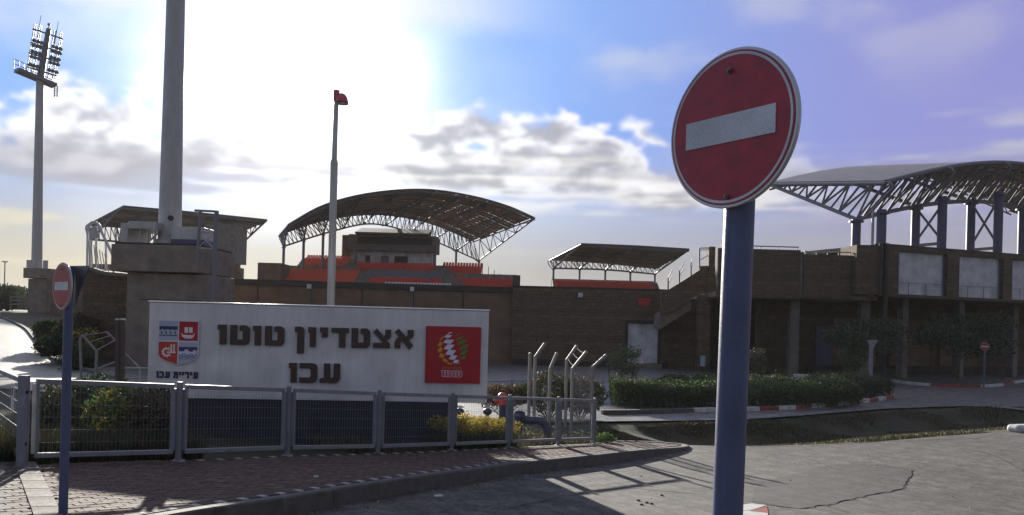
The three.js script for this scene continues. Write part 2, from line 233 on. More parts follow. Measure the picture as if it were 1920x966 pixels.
// dark repair patch with a sealed joint, and older cracks
{
  const pp = [[1475, 893], [1560, 872], [1655, 872], [1712, 882], [1700, 905], [1690, 918], [1620, 930], [1545, 948], [1500, 955], [1410, 944], [1415, 905]].map(([x, y]) => onWalk(x, y, -0.2)).map(([x, Z]) => [x, Z]);
  const fix = (l) => l.map(([x, y]) => onLand(x, y));
  const patchPx = [[1475, 893], [1560, 872], [1655, 872], [1712, 882], [1700, 905], [1690, 918], [1620, 930], [1545, 948], [1500, 955], [1410, 944], [1415, 905]];
  structure('asphalt_patch', [draped(fix(patchPx), (x, Z) => land(x, Z) + 0.006, 0.4, stain(1.3, 0.7, 1.1, 67))], M.asphaltDark);
  const crack = (px, w, seed) => {
    const c = fix(px), r = rng(seed), pos = [];
    let prev = null;
    for (let i = 0; i + 1 < c.length; i++) { const n = Math.max(2, Math.ceil(Math.hypot(c[i + 1][0] - c[i][0], c[i + 1][1] - c[i][1]) / 0.18)); for (let k = 0; k < n; k++) { const t = k / n, x = mix(c[i][0], c[i + 1][0], t) + (r() - 0.5) * 0.07, Z = mix(c[i][1], c[i + 1][1], t) + (r() - 0.5) * 0.07, ww = w * (0.5 + r()); if (prev) { const [x0, z0, w0] = prev, dx = x - x0, dz = Z - z0, L = Math.hypot(dx, dz), nx = -dz / L, nz = dx / L; const q = [[x0 + nx * w0, z0 + nz * w0], [x + nx * ww, Z + nz * ww], [x - nx * ww, Z - nz * ww], [x0 - nx * w0, z0 - nz * w0]].map(([a, b]) => [a, land(a, b) + 0.011, -b]); pos.push(...q[0], ...q[2], ...q[1], ...q[0], ...q[3], ...q[2]); } prev = [x, Z, ww]; } }
    return tri(pos);
  };
  structure('road_crack', [crack([[1712, 882], [1700, 905], [1690, 918], [1620, 930], [1545, 948], [1500, 957]], 0.016, 4), crack([[1640, 899], [1672, 903], [1690, 903]], 0.009, 14), crack([[1600, 872], [1660, 876], [1712, 884]], 0.009, 15), crack([[900, 966], [980, 948], [1060, 930]], 0.01, 16), crack([[1545, 948], [1590, 962], [1640, 975]], 0.008, 17), crack([[1060, 930], [1110, 922], [1170, 914.5], [1250, 921], [1335, 931]], 0.014, 5), crack([[1395, 938], [1440, 946], [1500, 957]], 0.012, 6), crack([[1392, 838.5], [1500, 838], [1660, 829], [1800, 823], [1880, 820]], 0.014, 7), crack([[1835, 846], [1880, 862], [1925, 888]], 0.016, 8)], M.tar);
  structure('road_marking', [draped(fix([[1375, 951], [1411, 945.5], [1438, 949.5], [1405, 960], [1376, 957.5]]), (x, Z) => land(x, Z) + 0.010, 0.3), draped(fix([[1372, 960], [1405, 960.6], [1440, 965], [1440, 990], [1372, 990]]), (x, Z) => land(x, Z) + 0.010, 0.3)], M.paint);
  structure('road_marking', [draped(fix([[1405, 960.2], [1438, 949.9], [1441, 964.6]]), (x, Z) => land(x, Z) + 0.008, 0.3)], M.redPaint);
}
// footway bed, its pavers, the kerb
const bed = structure('footway', [draped(footway, (x, Z) => walk(x, Z) - 0.012, 0.8, null)], M.joint);
{
  const poly = footway, inside = (x, Z) => { let c = false; for (let i = 0, j = poly.length - 1; i < poly.length; j = i++) { const [xi, yi] = poly[i], [xj, yj] = poly[j]; if ((yi > Z) !== (yj > Z) && x < (xj - xi) * (Z - yi) / (yj - yi) + xi) c = !c; } return c; };
  const gap = (x, Z, line) => { let m = 1e9; for (let i = 0; i + 1 < line.length; i++) { const [ax, az] = line[i], [bx, bz] = line[i + 1], dx = bx - ax, dz = bz - az, t = clamp(((x - ax) * dx + (Z - az) * dz) / (dx * dx + dz * dz), 0, 1); m = Math.min(m, Math.hypot(x - ax - t * dx, Z - az - t * dz)); } return m; };
  const frustum = (l, w, h, yaw) => {
    const a = l / 2 - 0.0025, b = w / 2 - 0.0025, c = a - 0.005, d = b - 0.005, pos = [], q = (...p) => { const [A, B, C, D] = p; pos.push(...A, ...B, ...C, ...A, ...C, ...D); };
    const lo = [[-a, -0.03, b], [a, -0.03, b], [a, -0.03, -b], [-a, -0.03, -b]], mi = [[-a, h - 0.008, b], [a, h - 0.008, b], [a, h - 0.008, -b], [-a, h - 0.008, -b]], hi = [[-c, h, d], [c, h, d], [c, h, -d], [-c, h, -d]];
    q(hi[0], hi[1], hi[2], hi[3]); for (let k = 0; k < 4; k++) { const n = (k + 1) % 4; q(mi[k], mi[n], hi[n], hi[k]); q(lo[k], lo[n], mi[n], mi[k]); }
    const g = tri(pos); g.rotateY(yaw); const p = g.attributes.position; for (let i = 0; i < p.count; i++) p.setY(i, p.getY(i) - 0.055 * p.getX(i) + 0.059 * p.getZ(i)); g.computeVertexNormals(); return uvMetres(g);
  };
  const s0 = onWalk(92, 972), s1 = onWalk(46, 866), sl = Math.hypot(s1[0] - s0[0], s1[1] - s0[1]), leftOf = (x, Z) => ((s1[0] - s0[0]) * (Z - s0[1]) - (s1[1] - s0[1]) * (x - s0[0])) / sl * 1;
  const yaw = Math.atan2(fdir.y, fdir.x), pm = [], r = rng(77);
  for (let k = 0; k < 5; k++) pm.push(std(0.15 + 0.018 * (k - 2), 0.084 + 0.010 * (k - 2), 0.067 + 0.008 * (k - 2), 0.88, { map: scaled(grit, 1.3), bumpMap: scaled(gritB, 1.3), bumpScale: 0.002 }));
  const greyM = [0, 1].map((k) => std(0.19 + 0.02 * k, 0.17 + 0.02 * k, 0.15 + 0.02 * k, 0.88, { map: scaled(grit, 1.3) })), darkM = std(0.06, 0.05, 0.046, 0.88, { map: scaled(grit, 1.3) }), whiteM = std(0.42, 0.40, 0.37, 0.8, { map: scaled(blot, 2) });
  const gs = [0, 0.0025, 0.005].map((h) => frustum(0.2, 0.1, h, yaw)), sq = frustum(0.1, 0.1, 0.004, yaw), all = [];
  for (let v = -90; v < 60; v++) for (let u = -120; u < 90; u++) {
    const U = (u + (v & 1 ? 0.5 : 0)) * 0.2, W = v * 0.1, x = posts[0][0] + fdir.x * U + fback.x * W, Z = posts[0][1] + fdir.y * U + fback.y * W;
    if (!inside(x, Z) || x < -8.5 || Z < 5.2) continue;
    const dk = gap(x, Z, kerbLine.concat(tip)), db = gap(x, Z, rowBack.slice().reverse());
    if (dk < 0.245 || (db < 0.215 && x > -5) || Math.abs(leftOf(x, Z)) < 0.05) continue;
    all.push([x, Z, gs[(r() * 3) | 0], leftOf(x, Z) > 0.16 ? greyM[(r() * 2) | 0] : pm[(r() * 5) | 0]]);
  }
  const strip = (line, off, from, to) => {      // border of dark and white blocks that follows a line
    let s = 0; for (let i = 0; i + 1 < line.length; i++) { const [ax, az] = line[i], [bx, bz] = line[i + 1], L = Math.hypot(bx - ax, bz - az), tx = (bx - ax) / L, tz = (bz - az) / L; for (; s < L; s += 0.305) { const x = ax + tx * s - tz * off, Z = az + tz * s + tx * off; if (Z < 5.2) continue; const a = Math.atan2(tz, tx); all.push([x, Z, frustum(0.107, 0.107, 0.010, a), whiteM]); all.push([x + tx * 0.155, Z + tz * 0.155, frustum(0.197, 0.107, 0.0095, a), darkM]); } s -= L; }
  };
  for (let k = -4; k < 9; k++) { const t = (k + 0.5) * 0.5 / sl, a = Math.atan2(s1[1] - s0[1], s1[0] - s0[0]), x = mix(s0[0], s1[0], t), Z = mix(s0[1], s1[1], t); if (inside(x, Z) && t < 1.1) all.push([x, Z, frustum(0.49, 0.24, 0.012, a), greyM[1]]); }
  strip(kerbLine, 0.225, 0, 0); strip(rowBack.slice().reverse(), -0.19, 0, 0);
  const size = ([x, Z]) => { const px = 960 + x / Z * F; return px < -20 || px > 1940 ? 99 : Z; };
  all.sort((a, b) => size(a) - size(b));
  all.slice(0, 300).forEach(([x, Z, g, m]) => { const o = new THREE.Mesh(g, m); o.name = 'paver'; o.position.set(x, walk(x, Z), -Z); bed.add(o); });
  const rest = new Map(); for (const [x, Z, g, m] of all.slice(300)) { if (!rest.has(m)) rest.set(m, []); rest.get(m).push(g.clone().translate(x, walk(x, Z), -Z)); }
  for (const [m, l] of rest) part('pavers', l, m, bed, { kind: 'stuff', local: true });
}
{
  const line = kerbLine.concat(tip), o = structure('kerb', [beam(V(kerbLine[0][0] - 0.4, walk(...kerbLine[0]) - 0.1, -kerbLine[0][1] + 0.4), V(kerbLine[0][0], walk(...kerbLine[0]) - 0.1, -kerbLine[0][1]), 0.12, 0.16)], M.kerb);
  const curve = new THREE.CatmullRomCurve3(line.map(([x, Z]) => V(x, walk(x, Z), -Z)), false, 'centripetal'), L = curve.getLength(), n = Math.round(L / 0.95), N = n * 4;
  const pt = curve.getSpacedPoints(N);
  for (let k = 0; k < n; k++) {
    const pos = [], sec = [];
    for (let i = k * 4; i <= k * 4 + 4; i++) { const t = i === k * 4 ? 0.004 : i === k * 4 + 4 ? -0.004 : 0, p = pt[i].clone(), d = pt[Math.min(N, i + 1)].clone().sub(pt[Math.max(0, i - 1)]).setY(0).normalize(), s = V(d.z, 0, -d.x); p.addScaledVector(d, t); sec.push([[-0.14, -0.30], [-0.14, 0.004], [-0.125, 0.016], [0.0, 0.016], [0.018, -0.004], [0.03, -0.33]].map(([a, h]) => p.clone().addScaledVector(s, -a).setY(p.y + h))); }
    const quad = (a, b, c, d) => { for (const v of [a, b, c, a, c, d]) pos.push(v.x, v.y, v.z); };
    for (let i = 0; i < 4; i++) for (let j = 0; j < 5; j++) quad(sec[i][j], sec[i][j + 1], sec[i + 1][j + 1], sec[i + 1][j]);
    for (const e of [0, 4]) for (let j = 1; j < 5; j++) quad(sec[e][0], sec[e][j], sec[e][j + 1], sec[e][0]);
    part('kerb_stone', [tri(pos)], M.kerb, o, { local: true });
  }
}
// the service road behind the fence: from the far left, behind the name board, to the right
const inner = [[0, 596], [36, 611], [49, 619], [65, 638], [81, 659], [108, 679], [148, 692]].map(([x, y]) => onLand(x, y));
structure('service_road', [draped([[-64, 100], [-90, 100], [-60, 40], [-30, 24], [-14, 24.2], [-4, 25.5], [2, 25.6], onFlat(1120, 791), onFlat(1300, 789), onFlat(1400, 787), onFlat(1500, 780), onFlat(1560, 775), onFlat(1660, 767), onFlat(1800, 762), [40, 37], [80, 45], [80, 62], [-19, 62], [-21, 47.5], ...inner.slice().reverse()], (x, Z) => land(x, Z) + 0.012, 1.2, stain(5, 0.8, 1.15, 81))], M.inner);
// ------------------------------------------------------------------ stadium: walls, building, stands
const RW = -58;                                                 // face of the long stone wall
const texW = (p) => [p.x, p.y];
{
  // right stretch of the perimeter wall, with the double door
  const x0 = P(962, 540, 58).x, x1 = P(1256, 546, 58).x, top = P(1100, 541.5, 58).y, d0 = P(1177, 640, 58).x, d1 = P(1234, 640, 58).x, dt = P(1205, 607, 58).y, db = FLAT + 0.34;
  const o = thing('stone_wall', 'brown coursed stone wall with white double doors behind the hedge', 'wall', V(x0, FLAT, RW));
  const sh = new THREE.Shape([[x0, FLAT - 0.3], [x1, FLAT - 0.3], [x1, top], [x0, top]].map(([x, y]) => new THREE.Vector2(x, y)));
  sh.holes.push(new THREE.Path([[d0, db], [d0, dt], [d1, dt], [d1, db]].map(([x, y]) => new THREE.Vector2(x, y))));
  part('masonry', [new THREE.ExtrudeGeometry(sh, { depth: 0.6, bevelEnabled: false }).translate(0, 0, RW - 0.6)], M.stone, o);
  part('coping', [box(x0 - 0.02, x1, top, top + 0.1, RW - 0.62, RW + 0.05)], M.coping, o);
  part('plinth', [box(x0, d0 - 0.2, FLAT - 0.2, FLAT + 0.45, RW + 0.003, RW + 0.12), box(d1 + 0.2, x1, FLAT - 0.2, FLAT + 0.45, RW + 0.003, RW + 0.12)], M.coping, o);
  part('door_step', [box(d0 - 0.2, d1 + 0.2, FLAT - 0.2, db, RW - 0.1, RW + 0.5)], M.concrete, o);
  part('door_frame', [box(d0 - 0.22, d0, db, dt + 0.24, RW - 0.1, RW + 0.06), box(d1, d1 + 0.22, db, dt + 0.24, RW - 0.1, RW + 0.06), box(d0, d1, dt, dt + 0.24, RW - 0.1, RW + 0.06)], M.coping, o);
  const mid = (d0 + d1) / 2;
  for (const [a, b] of [[d0, mid - 0.012], [mid + 0.012, d1]]) { const l = part('door_leaf', [box(a, b, db + 0.02, dt, RW - 0.16, RW - 0.1, 0.01)], M.white, o); part('door_handle', [box(a === d0 ? b - 0.16 : a + 0.06, a === d0 ? b - 0.06 : a + 0.16, db + 1.0, db + 1.06, RW - 0.1, RW - 0.04)], M.steel, l); }
  // left stretch: rendered wall with a dark coping
  const a = P(386, 520, 56), b = P(962, 540, 58.6), t2 = (a.y + b.y) / 2 - 0.05;
  const q = thing('rendered_wall', 'long brown rendered stadium wall with dark coping behind the name board', 'wall', V(b.x, FLAT, b.z));
  const A = V(a.x, 0, a.z), B = V(b.x, 0, b.z), h0 = FLAT - 0.4;
  part('wall_face', [beam(V(A.x, (h0 + t2) / 2, A.z), V(B.x, (h0 + t2) / 2, B.z), 0.4, t2 - h0)], M.render, q);
  part('coping', [beam(V(A.x, t2 - 0.16, A.z), V(B.x - 0.02, t2 - 0.16, B.z), 0.62, 0.42)], M.coping, q);
  for (let k = 1; k < 6; k++) { const p = A.clone().lerp(B, k / 6); part('pilaster_joint', [box(p.x - 0.05, p.x + 0.05, h0, t2 - 0.4, p.z + 0.2, p.z + 0.235)], M.coping, q); }
  for (const [px, py] of [[584, 537], [772, 541]]) {
    const p = P(px, py, 57.0), o2 = thing('wall_lamp', px < 700 ? 'small pale floodlight on the wall left of the street lamp pole' : 'small pale floodlight on the wall above the name board centre', 'lamp', V(p.x, p.y, p.z), 'lamps on the stadium wall');
    const zf = mix(A.z, B.z, (p.x - A.x) / (B.x - A.x));
    part('housing', [box(p.x - 0.14, p.x + 0.14, p.y - 0.2, p.y + 0.12, zf + 0.33, zf + 0.6, 0.02)], M.white, o2); part('bracket', [box(p.x - 0.04, p.x + 0.04, p.y - 0.05, p.y + 0.02, zf + 0.15, zf + 0.4)], M.steel, o2); part('conduit', [rod(V(p.x, p.y - 0.15, zf + 0.24), V(p.x, FLAT, zf + 0.24), 0.04)], M.steel, o2);
  }
  const p3 = P(1088, 553, 58), o3 = thing('wall_lamp', 'small pale floodlight high on the coursed stone wall', 'lamp', V(p3.x, p3.y, RW), 'lamps on the stadium wall');
  part('housing', [box(p3.x - 0.16, p3.x + 0.16, p3.y - 0.18, p3.y + 0.14, RW + 0.1, RW + 0.36, 0.02)], M.white, o3); part('bracket', [box(p3.x - 0.05, p3.x + 0.05, p3.y - 0.05, p3.y + 0.05, RW - 0.02, RW + 0.14)], M.steel, o3);
  const p4 = P(1208, 566, 58), o4 = thing('wall_sign', 'small red sign fixed high on the stone wall above the double doors', 'sign', V(p4.x, p4.y, RW));
  part('panel', [box(p4.x - 0.42, p4.x + 0.42, p4.y - 0.26, p4.y + 0.26, RW + 0.02, RW + 0.08, 0.01)], M.hydrant, o4); part('frame', [box(p4.x - 0.46, p4.x + 0.46, p4.y - 0.3, p4.y + 0.3, RW - 0.02, RW + 0.018)], M.brown, o4);
}
{
  // the building on the right: stair, gallery parapet, colonnade
  const S0 = P(1652, 456, 51.5), u = V(0.929, 0, -0.37), v = V(-0.37, 0, -0.929);            // corner, along the facade, into the building
  const B = (s, t, y) => V(S0.x + u.x * s + v.x * t, y, S0.z + u.z * s + v.z * t);
  const sOf = (px) => { const a = dir(px, 520)[0]; return (a * -S0.z - S0.x) / (u.x + a * u.z); };
  const o = thing('stand_building', 'dark brown stadium building with white panels above an open colonnade', 'building', V(S0.x, FLAT, S0.z));
  const slabBox = (s0, s1, t0, t1, y0, y1) => { const g = new THREE.BoxGeometry(s1 - s0, y1 - y0, t1 - t0), m = new THREE.Matrix4().makeBasis(u, UP, v.clone().negate()); g.applyMatrix4(m); const c = B((s0 + s1) / 2, (t0 + t1) / 2, (y0 + y1) / 2); return g.translate(c.x, c.y, c.z); };
  const yT = P(1652, 456, 51.5).y, yB = P(1652, 553, 51.5).y, yp1 = P(1690, 470.5, 52).y, yp0 = P(1690, 553, 52).y + 0.05;
  const bays = [[1684, 1777], [1798, 1882], [1898, 1976], [1990, 2060]].map((b) => b.map(sOf));
  part('header', [slabBox(0, 26, 0, 0.5, yp1, yT)], M.stoneDark, o); part('sill', [slabBox(0, 26, -0.02, 0.5, yB - 0.1, yp0)], M.stoneDark, o);
  let s = 0; for (const [a, b] of [...bays, [26, 26]]) { part('pier', [slabBox(s, a, 0, 0.5, yp0, yp1)], M.stoneDark, o); s = b; }
  for (const [a, b] of bays) {
    part('wall_panel', [slabBox(a, b, 0.28, 0.34, yp0, yp1)], M.white, o);
    for (const e of [a + 0.16, b - 0.2]) part('panel_post', [slabBox(e, e + 0.07, 0.14, 0.2, yp0, yp1)], M.steelBlue, o);
    const rl = part('handrail', [slabBox(a, b, 0.15, 0.18, yp0 + 0.78, yp0 + 0.8)], M.steel, o);
    for (const f of [0.25, 0.6]) part('baluster', [slabBox(mix(a, b, f), mix(a, b, f) + 0.035, 0.15, 0.18, yp0, yp0 + 0.78)], M.steel, rl);
  }
  part('gallery_floor', [slabBox(0.02, 26, 0.5, 9, yB - 0.1, yB + 0.2)], M.concrete, o); part('roof_slab', [slabBox(0, 26, 0.5, 9, yT - 0.35, yT - 0.05)], M.concrete, o); part('rear_wall', [slabBox(-4, 26, 6.2, 6.6, FLAT - 0.3, yT - 0.4)], M.stoneDark, o);
  for (const [px, w] of [[1738, 0.5], [1845, 0.5], [1948, 0.5]]) { const q = sOf(px); part('column', [slabBox(q - w / 2, q + w / 2, 1.6, 1.6 + w, FLAT - 0.2, yB - 0.1)], M.concreteLight, o); }
  for (const [a, b] of bays.slice(0, 3)) part('shop_wall', [slabBox(a + 0.4, b + 0.1, 6.0, 6.15, FLAT + 0.5, yB - 1.5)], M.render, o);
  part('blue_door', [slabBox(sOf(1660), sOf(1705), 6.02, 6.16, FLAT + 0.3, FLAT + 3.4)], M.steelBlue, o, { label: 'dim blue grey doors deep under the overhang' });
  part('base_wall', [slabBox(-0.3, 26, 5.6, 5.9, FLAT - 0.2, FLAT + 0.55)], M.coping, o);
  part('downpipe', [rod(B(0.35, -0.15, FLAT + 0.2), B(0.35, -0.15, yT), 0.14, 10), rod(B(-0.15, -0.12, yB), B(-0.15, -0.12, yT), 0.1, 8)], M.dark, o);
  part('corner_block', [box(P(1599, 500, 52).x, S0.x - 0.01, yB, P(1620, 461, 52).y, -54, -51.45)], M.stoneDark, o);

  // gallery wing that runs left from the corner
  const w = thing('gallery_wing', 'dark brown solid parapet gallery on columns right of the near sign pole', 'building', V(P(1480, 600, 52).x, FLAT, -53));
  const y0 = P(1480, 556, 52).y, y1 = P(1480, 470, 52).y, gx = (px) => P(px, 520, 52).x;
  part('parapet', [box(gx(1345), gx(1500), y0, y1 + 0.05, -52.3, -52)], M.stoneDark, w); part('parapet', [box(gx(1507), gx(1599) - 0.01, y0 - 0.02, P(1550, 478, 52).y, -52.3, -52)], M.stoneDark, w);
  part('mullion', [box(gx(1500), gx(1507), y0, y1 - 0.1, -52.4, -52.12)], M.concreteLight, w);
  part('gallery_floor', [box(gx(1345), gx(1651), y0 - 0.12, y0 + 0.2, -62, -52.32)], M.concrete, w); part('rear_wall', [box(gx(1256), gx(1700) + 1.2, FLAT - 0.3, y0 - 0.12, -62.4, -60.4)], M.stoneDark, w);
  part('base_wall', [box(gx(1350), gx(1690), FLAT - 0.2, FLAT + 0.55, -60.38, -60.1)], M.coping, w);
  for (const px of [1490, 1622]) part('column', [box(P(px, 600, 54).x - 0.3, P(px, 600, 54).x + 0.3, FLAT - 0.2, y0 - 0.12, -54.5, -53.9)], M.concreteLight, w);
  part('column', [box(P(1450, 600, 56).x - 0.5, P(1450, 600, 56).x + 0.5, FLAT - 0.2, y0 - 0.12, -58.5, -57.9)], M.concrete, w);
  for (const [a, b, yy] of [[1352, 1498, y1 + 0.05], [1508, 1597, P(1550, 478, 52).y]]) { const r = part('handrail', [rod(V(gx(a), yy + 0.2, -52.15), V(gx(b), yy + 0.2, -52.15), 0.045)], M.steelPale, w); for (let k = 0; k <= 4; k++) { const x = mix(gx(a) + 0.1, gx(b) - 0.1, k / 4); part('rail_post', [rod(V(x, yy - 0.02, -52.15), V(x, yy + 0.2, -52.15), 0.03)], M.steelPale, r); } }

  // outside stair that climbs from the stone wall to the gallery
  const c = thing('outside_stair', 'brown stone stair rising to the gallery with blue grey railing', 'stairs', V(P(1300, 600, 55).x, FLAT, -55.5)), sp = (px, py) => { const q = P(px, py, 55); return [q.x, q.y]; };
  part('stair_wall', [slab([sp(1240, 546), sp(1254, 544), sp(1312, 506.5), sp(1313.7, 499), sp(1341, 498), sp(1345, 551), sp(1311, 551), sp(1258, 587), sp(1240, 590)], -55.4, 0.4)], M.stone, c);
  part('landing_pillar', [box(sp(1341, 0)[0] + 0.01, sp(1353, 0)[0], sp(1341, 552)[1], sp(1341, 463)[1], -55.6, -54.9)], M.stone, c);
  part('stair_column', [box(sp(1325, 0)[0], sp(1348, 0)[0], FLAT - 0.3, sp(1335, 553)[1], -55.7, -55)], M.stone, c); part('under_stair_wall', [box(sp(1240, 0)[0], sp(1345, 0)[0], FLAT - 0.3, sp(1300, 560)[1], -58.6, -58.2)], M.stone, c);
  for (let k = 0; k < 14; k++) { const t = k / 14, x = mix(sp(1254, 0)[0], sp(1313, 0)[0], t); part('step', [box(x, x + 0.17, mix(sp(0, 585)[1], sp(0, 545)[1], t) , mix(sp(0, 556)[1], sp(0, 516)[1], t), -57.6, -55.41)], M.concrete, c); }
  const tops = [[1254, 544, 521], [1275, 531, 507], [1297, 516.5, 493], [1313, 506, 465], [1341, 499, 465]];
  for (const [px, a, b] of tops) part('rail_post', [rod(V(sp(px, a)[0], sp(px, a)[1] - 0.05, -55.2), V(sp(px, b)[0], sp(px, b)[1], -55.2), 0.05)], M.steelBlue, c);
  for (const off of [0, 11]) part('handrail', [0, 1, 2].map((i) => rod(V(sp(tops[i][0], tops[i][2] + off)[0], sp(0, tops[i][2] + off)[1], -55.2).setY(sp(tops[i][0], tops[i][2] + off)[1]), V(sp(tops[i + 1][0], 0)[0], sp(tops[i + 1][0], i === 2 ? 484 + off : tops[i + 1][2] + off)[1], -55.2), 0.03)), M.steelPale, c);
  part('handrail', [rod(V(...sp(1313, 465), -55.2), V(...sp(1341, 464), -55.2), 0.045), rod(V(...sp(1313, 468.5), -55.2), V(...sp(1341, 467.5), -55.2), 0.03), rod(V(...sp(1313, 488), -55.2), V(...sp(1333, 476), -55.2), 0.03), rod(V(...sp(1333, 476), -55.2), V(...sp(1341, 476), -55.2), 0.03)], M.steelPale, c);
  const bn = P(1318, 677, 54.6), tb = thing('waste_bin', 'small pale blue waste bin on a post beside the stair column', 'bin', V(bn.x, FLAT, bn.z));
  part('bin_body', [new THREE.CylinderGeometry(0.2, 0.17, 0.72, 12).translate(bn.x, bn.y, bn.z)], M.bin, tb); part('post', [rod(V(bn.x, FLAT, bn.z - 0.2), V(bn.x, bn.y + 0.2, bn.z - 0.2), 0.035)], M.dark, tb); part('rim', [new THREE.TorusGeometry(0.2, 0.02, 6, 14).rotateX(Math.PI / 2).translate(bn.x, bn.y + 0.36, bn.z)], M.steel, tb);
}
// ---- roofed stands: front edge, back edge and column tops as curves
function stand(label, cfg) {
  const { front, back, low, frames, strips, floor, tubes = 0.1, under = M.roofUnder, steel = M.steel, hoop = 1.2, cols = M.steel, webs = 7, colR = 0.17, gapT = 0.12, open = 0.5 } = cfg;
  const fc = new THREE.CatmullRomCurve3(front), bc = new THREE.CatmullRomCurve3(back), lc = new THREE.CatmullRomCurve3(low);
  const c0 = bc.getPoint(0.5), o = thing('roofed_stand', label, 'grandstand', V(c0.x, FLAT, c0.z), 'covered stands of the stadium');
  const roof = (s, t) => bc.getPoint(s).lerp(fc.getPoint(s), t);
  const r = rng(cfg.seed ?? 5);
  for (let k = 0; k < strips; k++) {                            // sheets that run the length of the roof, with daylight gaps
    const t0 = k / strips, t1 = (k + 1) / strips - gapT / strips * (0.5 + r()), pos = [], n = cfg.seg ?? 18;
    for (let i = 0; i < n; i++) { const sA = i / n, sB = (i + 1) / n - (sA > open && r() < 0.4 ? 0.12 / n : 0), q = [roof(sA, t0), roof(sB, t0), roof(sB, t1), roof(sA, t1)], h = q.map((p) => p.clone().add(V(0, 0.1, 0))); const f = (a, b, c, d) => { for (const p of [a, b, c, a, c, d]) pos.push(p.x, p.y, p.z); }; f(q[0], q[1], q[2], q[3]); f(h[0], h[3], h[2], h[1]); f(q[0], q[3], h[3], h[0]); f(q[1], h[1], h[2], q[2]); f(q[0], h[0], h[1], q[1]); f(q[3], q[2], h[2], h[3]); }
    const sheet = part('roof_sheet', [tri(pos)], under, o); if (cfg.lining) { const a = Array.from({ length: 17 }, (_, i) => roof(i / 16, t0).add(V(0, -0.16, 0))), b = Array.from({ length: 17 }, (_, i) => roof(i / 16, t1 - 0.025).add(V(0, -0.16, 0))), ps = []; for (let i = 0; i < 16; i++) for (const p of [a[i], a[i + 1], b[i + 1], a[i], b[i + 1], b[i]]) ps.push(p.x, p.y, p.z); part('roof_lining', [tri(ps)], cfg.lining, sheet); }
  }
  for (let i = 0; i <= frames; i++) {
    const s = i / frames, Fp = fc.getPoint(s), Bp = bc.getPoint(s), Cp = lc.getPoint(s), dn = V(0, -0.12, 0), g = [rod(Bp.clone().add(dn), Fp.clone().add(dn), tubes), rod(Cp, Fp.clone().add(dn), tubes)];
    for (let k = 0; k < webs; k++) { const a = Bp.clone().lerp(Fp, k / webs).add(dn), b = Cp.clone().lerp(Fp, k / webs), c = Cp.clone().lerp(Fp, (k + 1) / webs), d = Bp.clone().lerp(Fp, (k + 1) / webs).add(dn); g.push(rod(a, k & 1 ? c : b, tubes * 0.55, 5)); if (k) g.push(rod(a, b, tubes * 0.5, 5)); g.push(k & 1 ? rod(a, c, tubes * 0.5, 5) : rod(b, d, tubes * 0.5, 5)); }
    const out = Bp.clone().sub(Fp).setY(0).normalize(), drop = Bp.y - Cp.y;
    if (hoop) g.push(bent([Bp, Bp.clone().addScaledVector(out, hoop * 0.7).add(V(0, -drop * 0.15, 0)), Bp.clone().lerp(Cp, 0.5).addScaledVector(out, hoop), Cp.clone().addScaledVector(out, hoop * 0.6), Cp], tubes * 0.6, 5, 10));
    part('roof_truss', g, steel, o);
    if (!cfg.noColumns?.includes(i)) { const f = typeof floor === 'function' ? floor(s) : floor; const cc = part('column', [rod(V(Cp.x, f, Cp.z), Cp, colR, 10)], cols, o); part('column_head', [rod(Cp.clone().add(V(0, -0.22, 0)), Cp.clone().add(V(0, -0.1, 0)), colR * 1.6, 10)], cols, cc); }
  }
  const edge = (cv, dy, n, rr) => { const g = [bent(cv.getPoints(30), rr, 6, 40), bent(cv.getPoints(30).map((p) => p.clone().add(V(0, -dy, 0))), rr, 6, 40)]; for (let k = 0; k < n; k++) { const a = cv.getPoint(k / n), b = cv.getPoint((k + 0.5) / n), c = cv.getPoint((k + 1) / n); g.push(rod(a, b.clone().add(V(0, -dy, 0)), rr * 0.6, 5), rod(b.clone().add(V(0, -dy, 0)), c, rr * 0.6, 5)); } return g; };
  part('front_edge_truss', edge(fc, cfg.edgeDrop ?? 0.4, frames * 6, tubes * 0.5), steel, o);
  const lat = [bent(bc.getPoints(30), tubes, 6, 40), bent(lc.getPoints(30), tubes, 6, 40)], n = frames * 5;
  for (let k = 0; k < n; k++) { lat.push(rod(bc.getPoint(k / n), lc.getPoint((k + 0.5) / n), tubes * 0.5, 5), rod(lc.getPoint((k + 0.5) / n), bc.getPoint((k + 1) / n), tubes * 0.5, 5)); }
  part('back_edge_truss', lat, steel, o);
  for (let k = 1; k < 5; k++) part('purlin', [bent(Array.from({ length: 16 }, (_, i) => roof(i / 15, k / 5).add(V(0, -0.2, 0))), tubes * 0.7, 5, 30)], steel, o);
  return o;
}
const L3 = (list) => list.map(([a, b, c]) => P(a, b, c));
const seatGeo = (w = 0.4) => [slab([[-w / 2, 0.12], [w / 2, 0.12], [w / 2, 0.4], [w * 0.34, 0.47], [-w * 0.34, 0.47], [-w / 2, 0.4]], -0.05, 0.05), box(-w / 2, w / 2, 0.12, 0.17, 0, 0.3, 0)];
function seatRows(name, mat, parent, x0, x1, rows, at, pitch = 0.52, seed = 1) {       // at(row) -> {y, z}
  const g = [], r = rng(seed), proto = join(seatGeo(pitch * 0.82));
  for (let k = 0; k < rows; k++) { const { y, z, dx = 0 } = at(k); for (let x = x0 + dx; x < x1 + dx; x += pitch) if (r() > 0.015) g.push(proto.clone().translate(x, y, z)); }
  return part(name, g, mat, parent, { kind: 'stuff' });
}
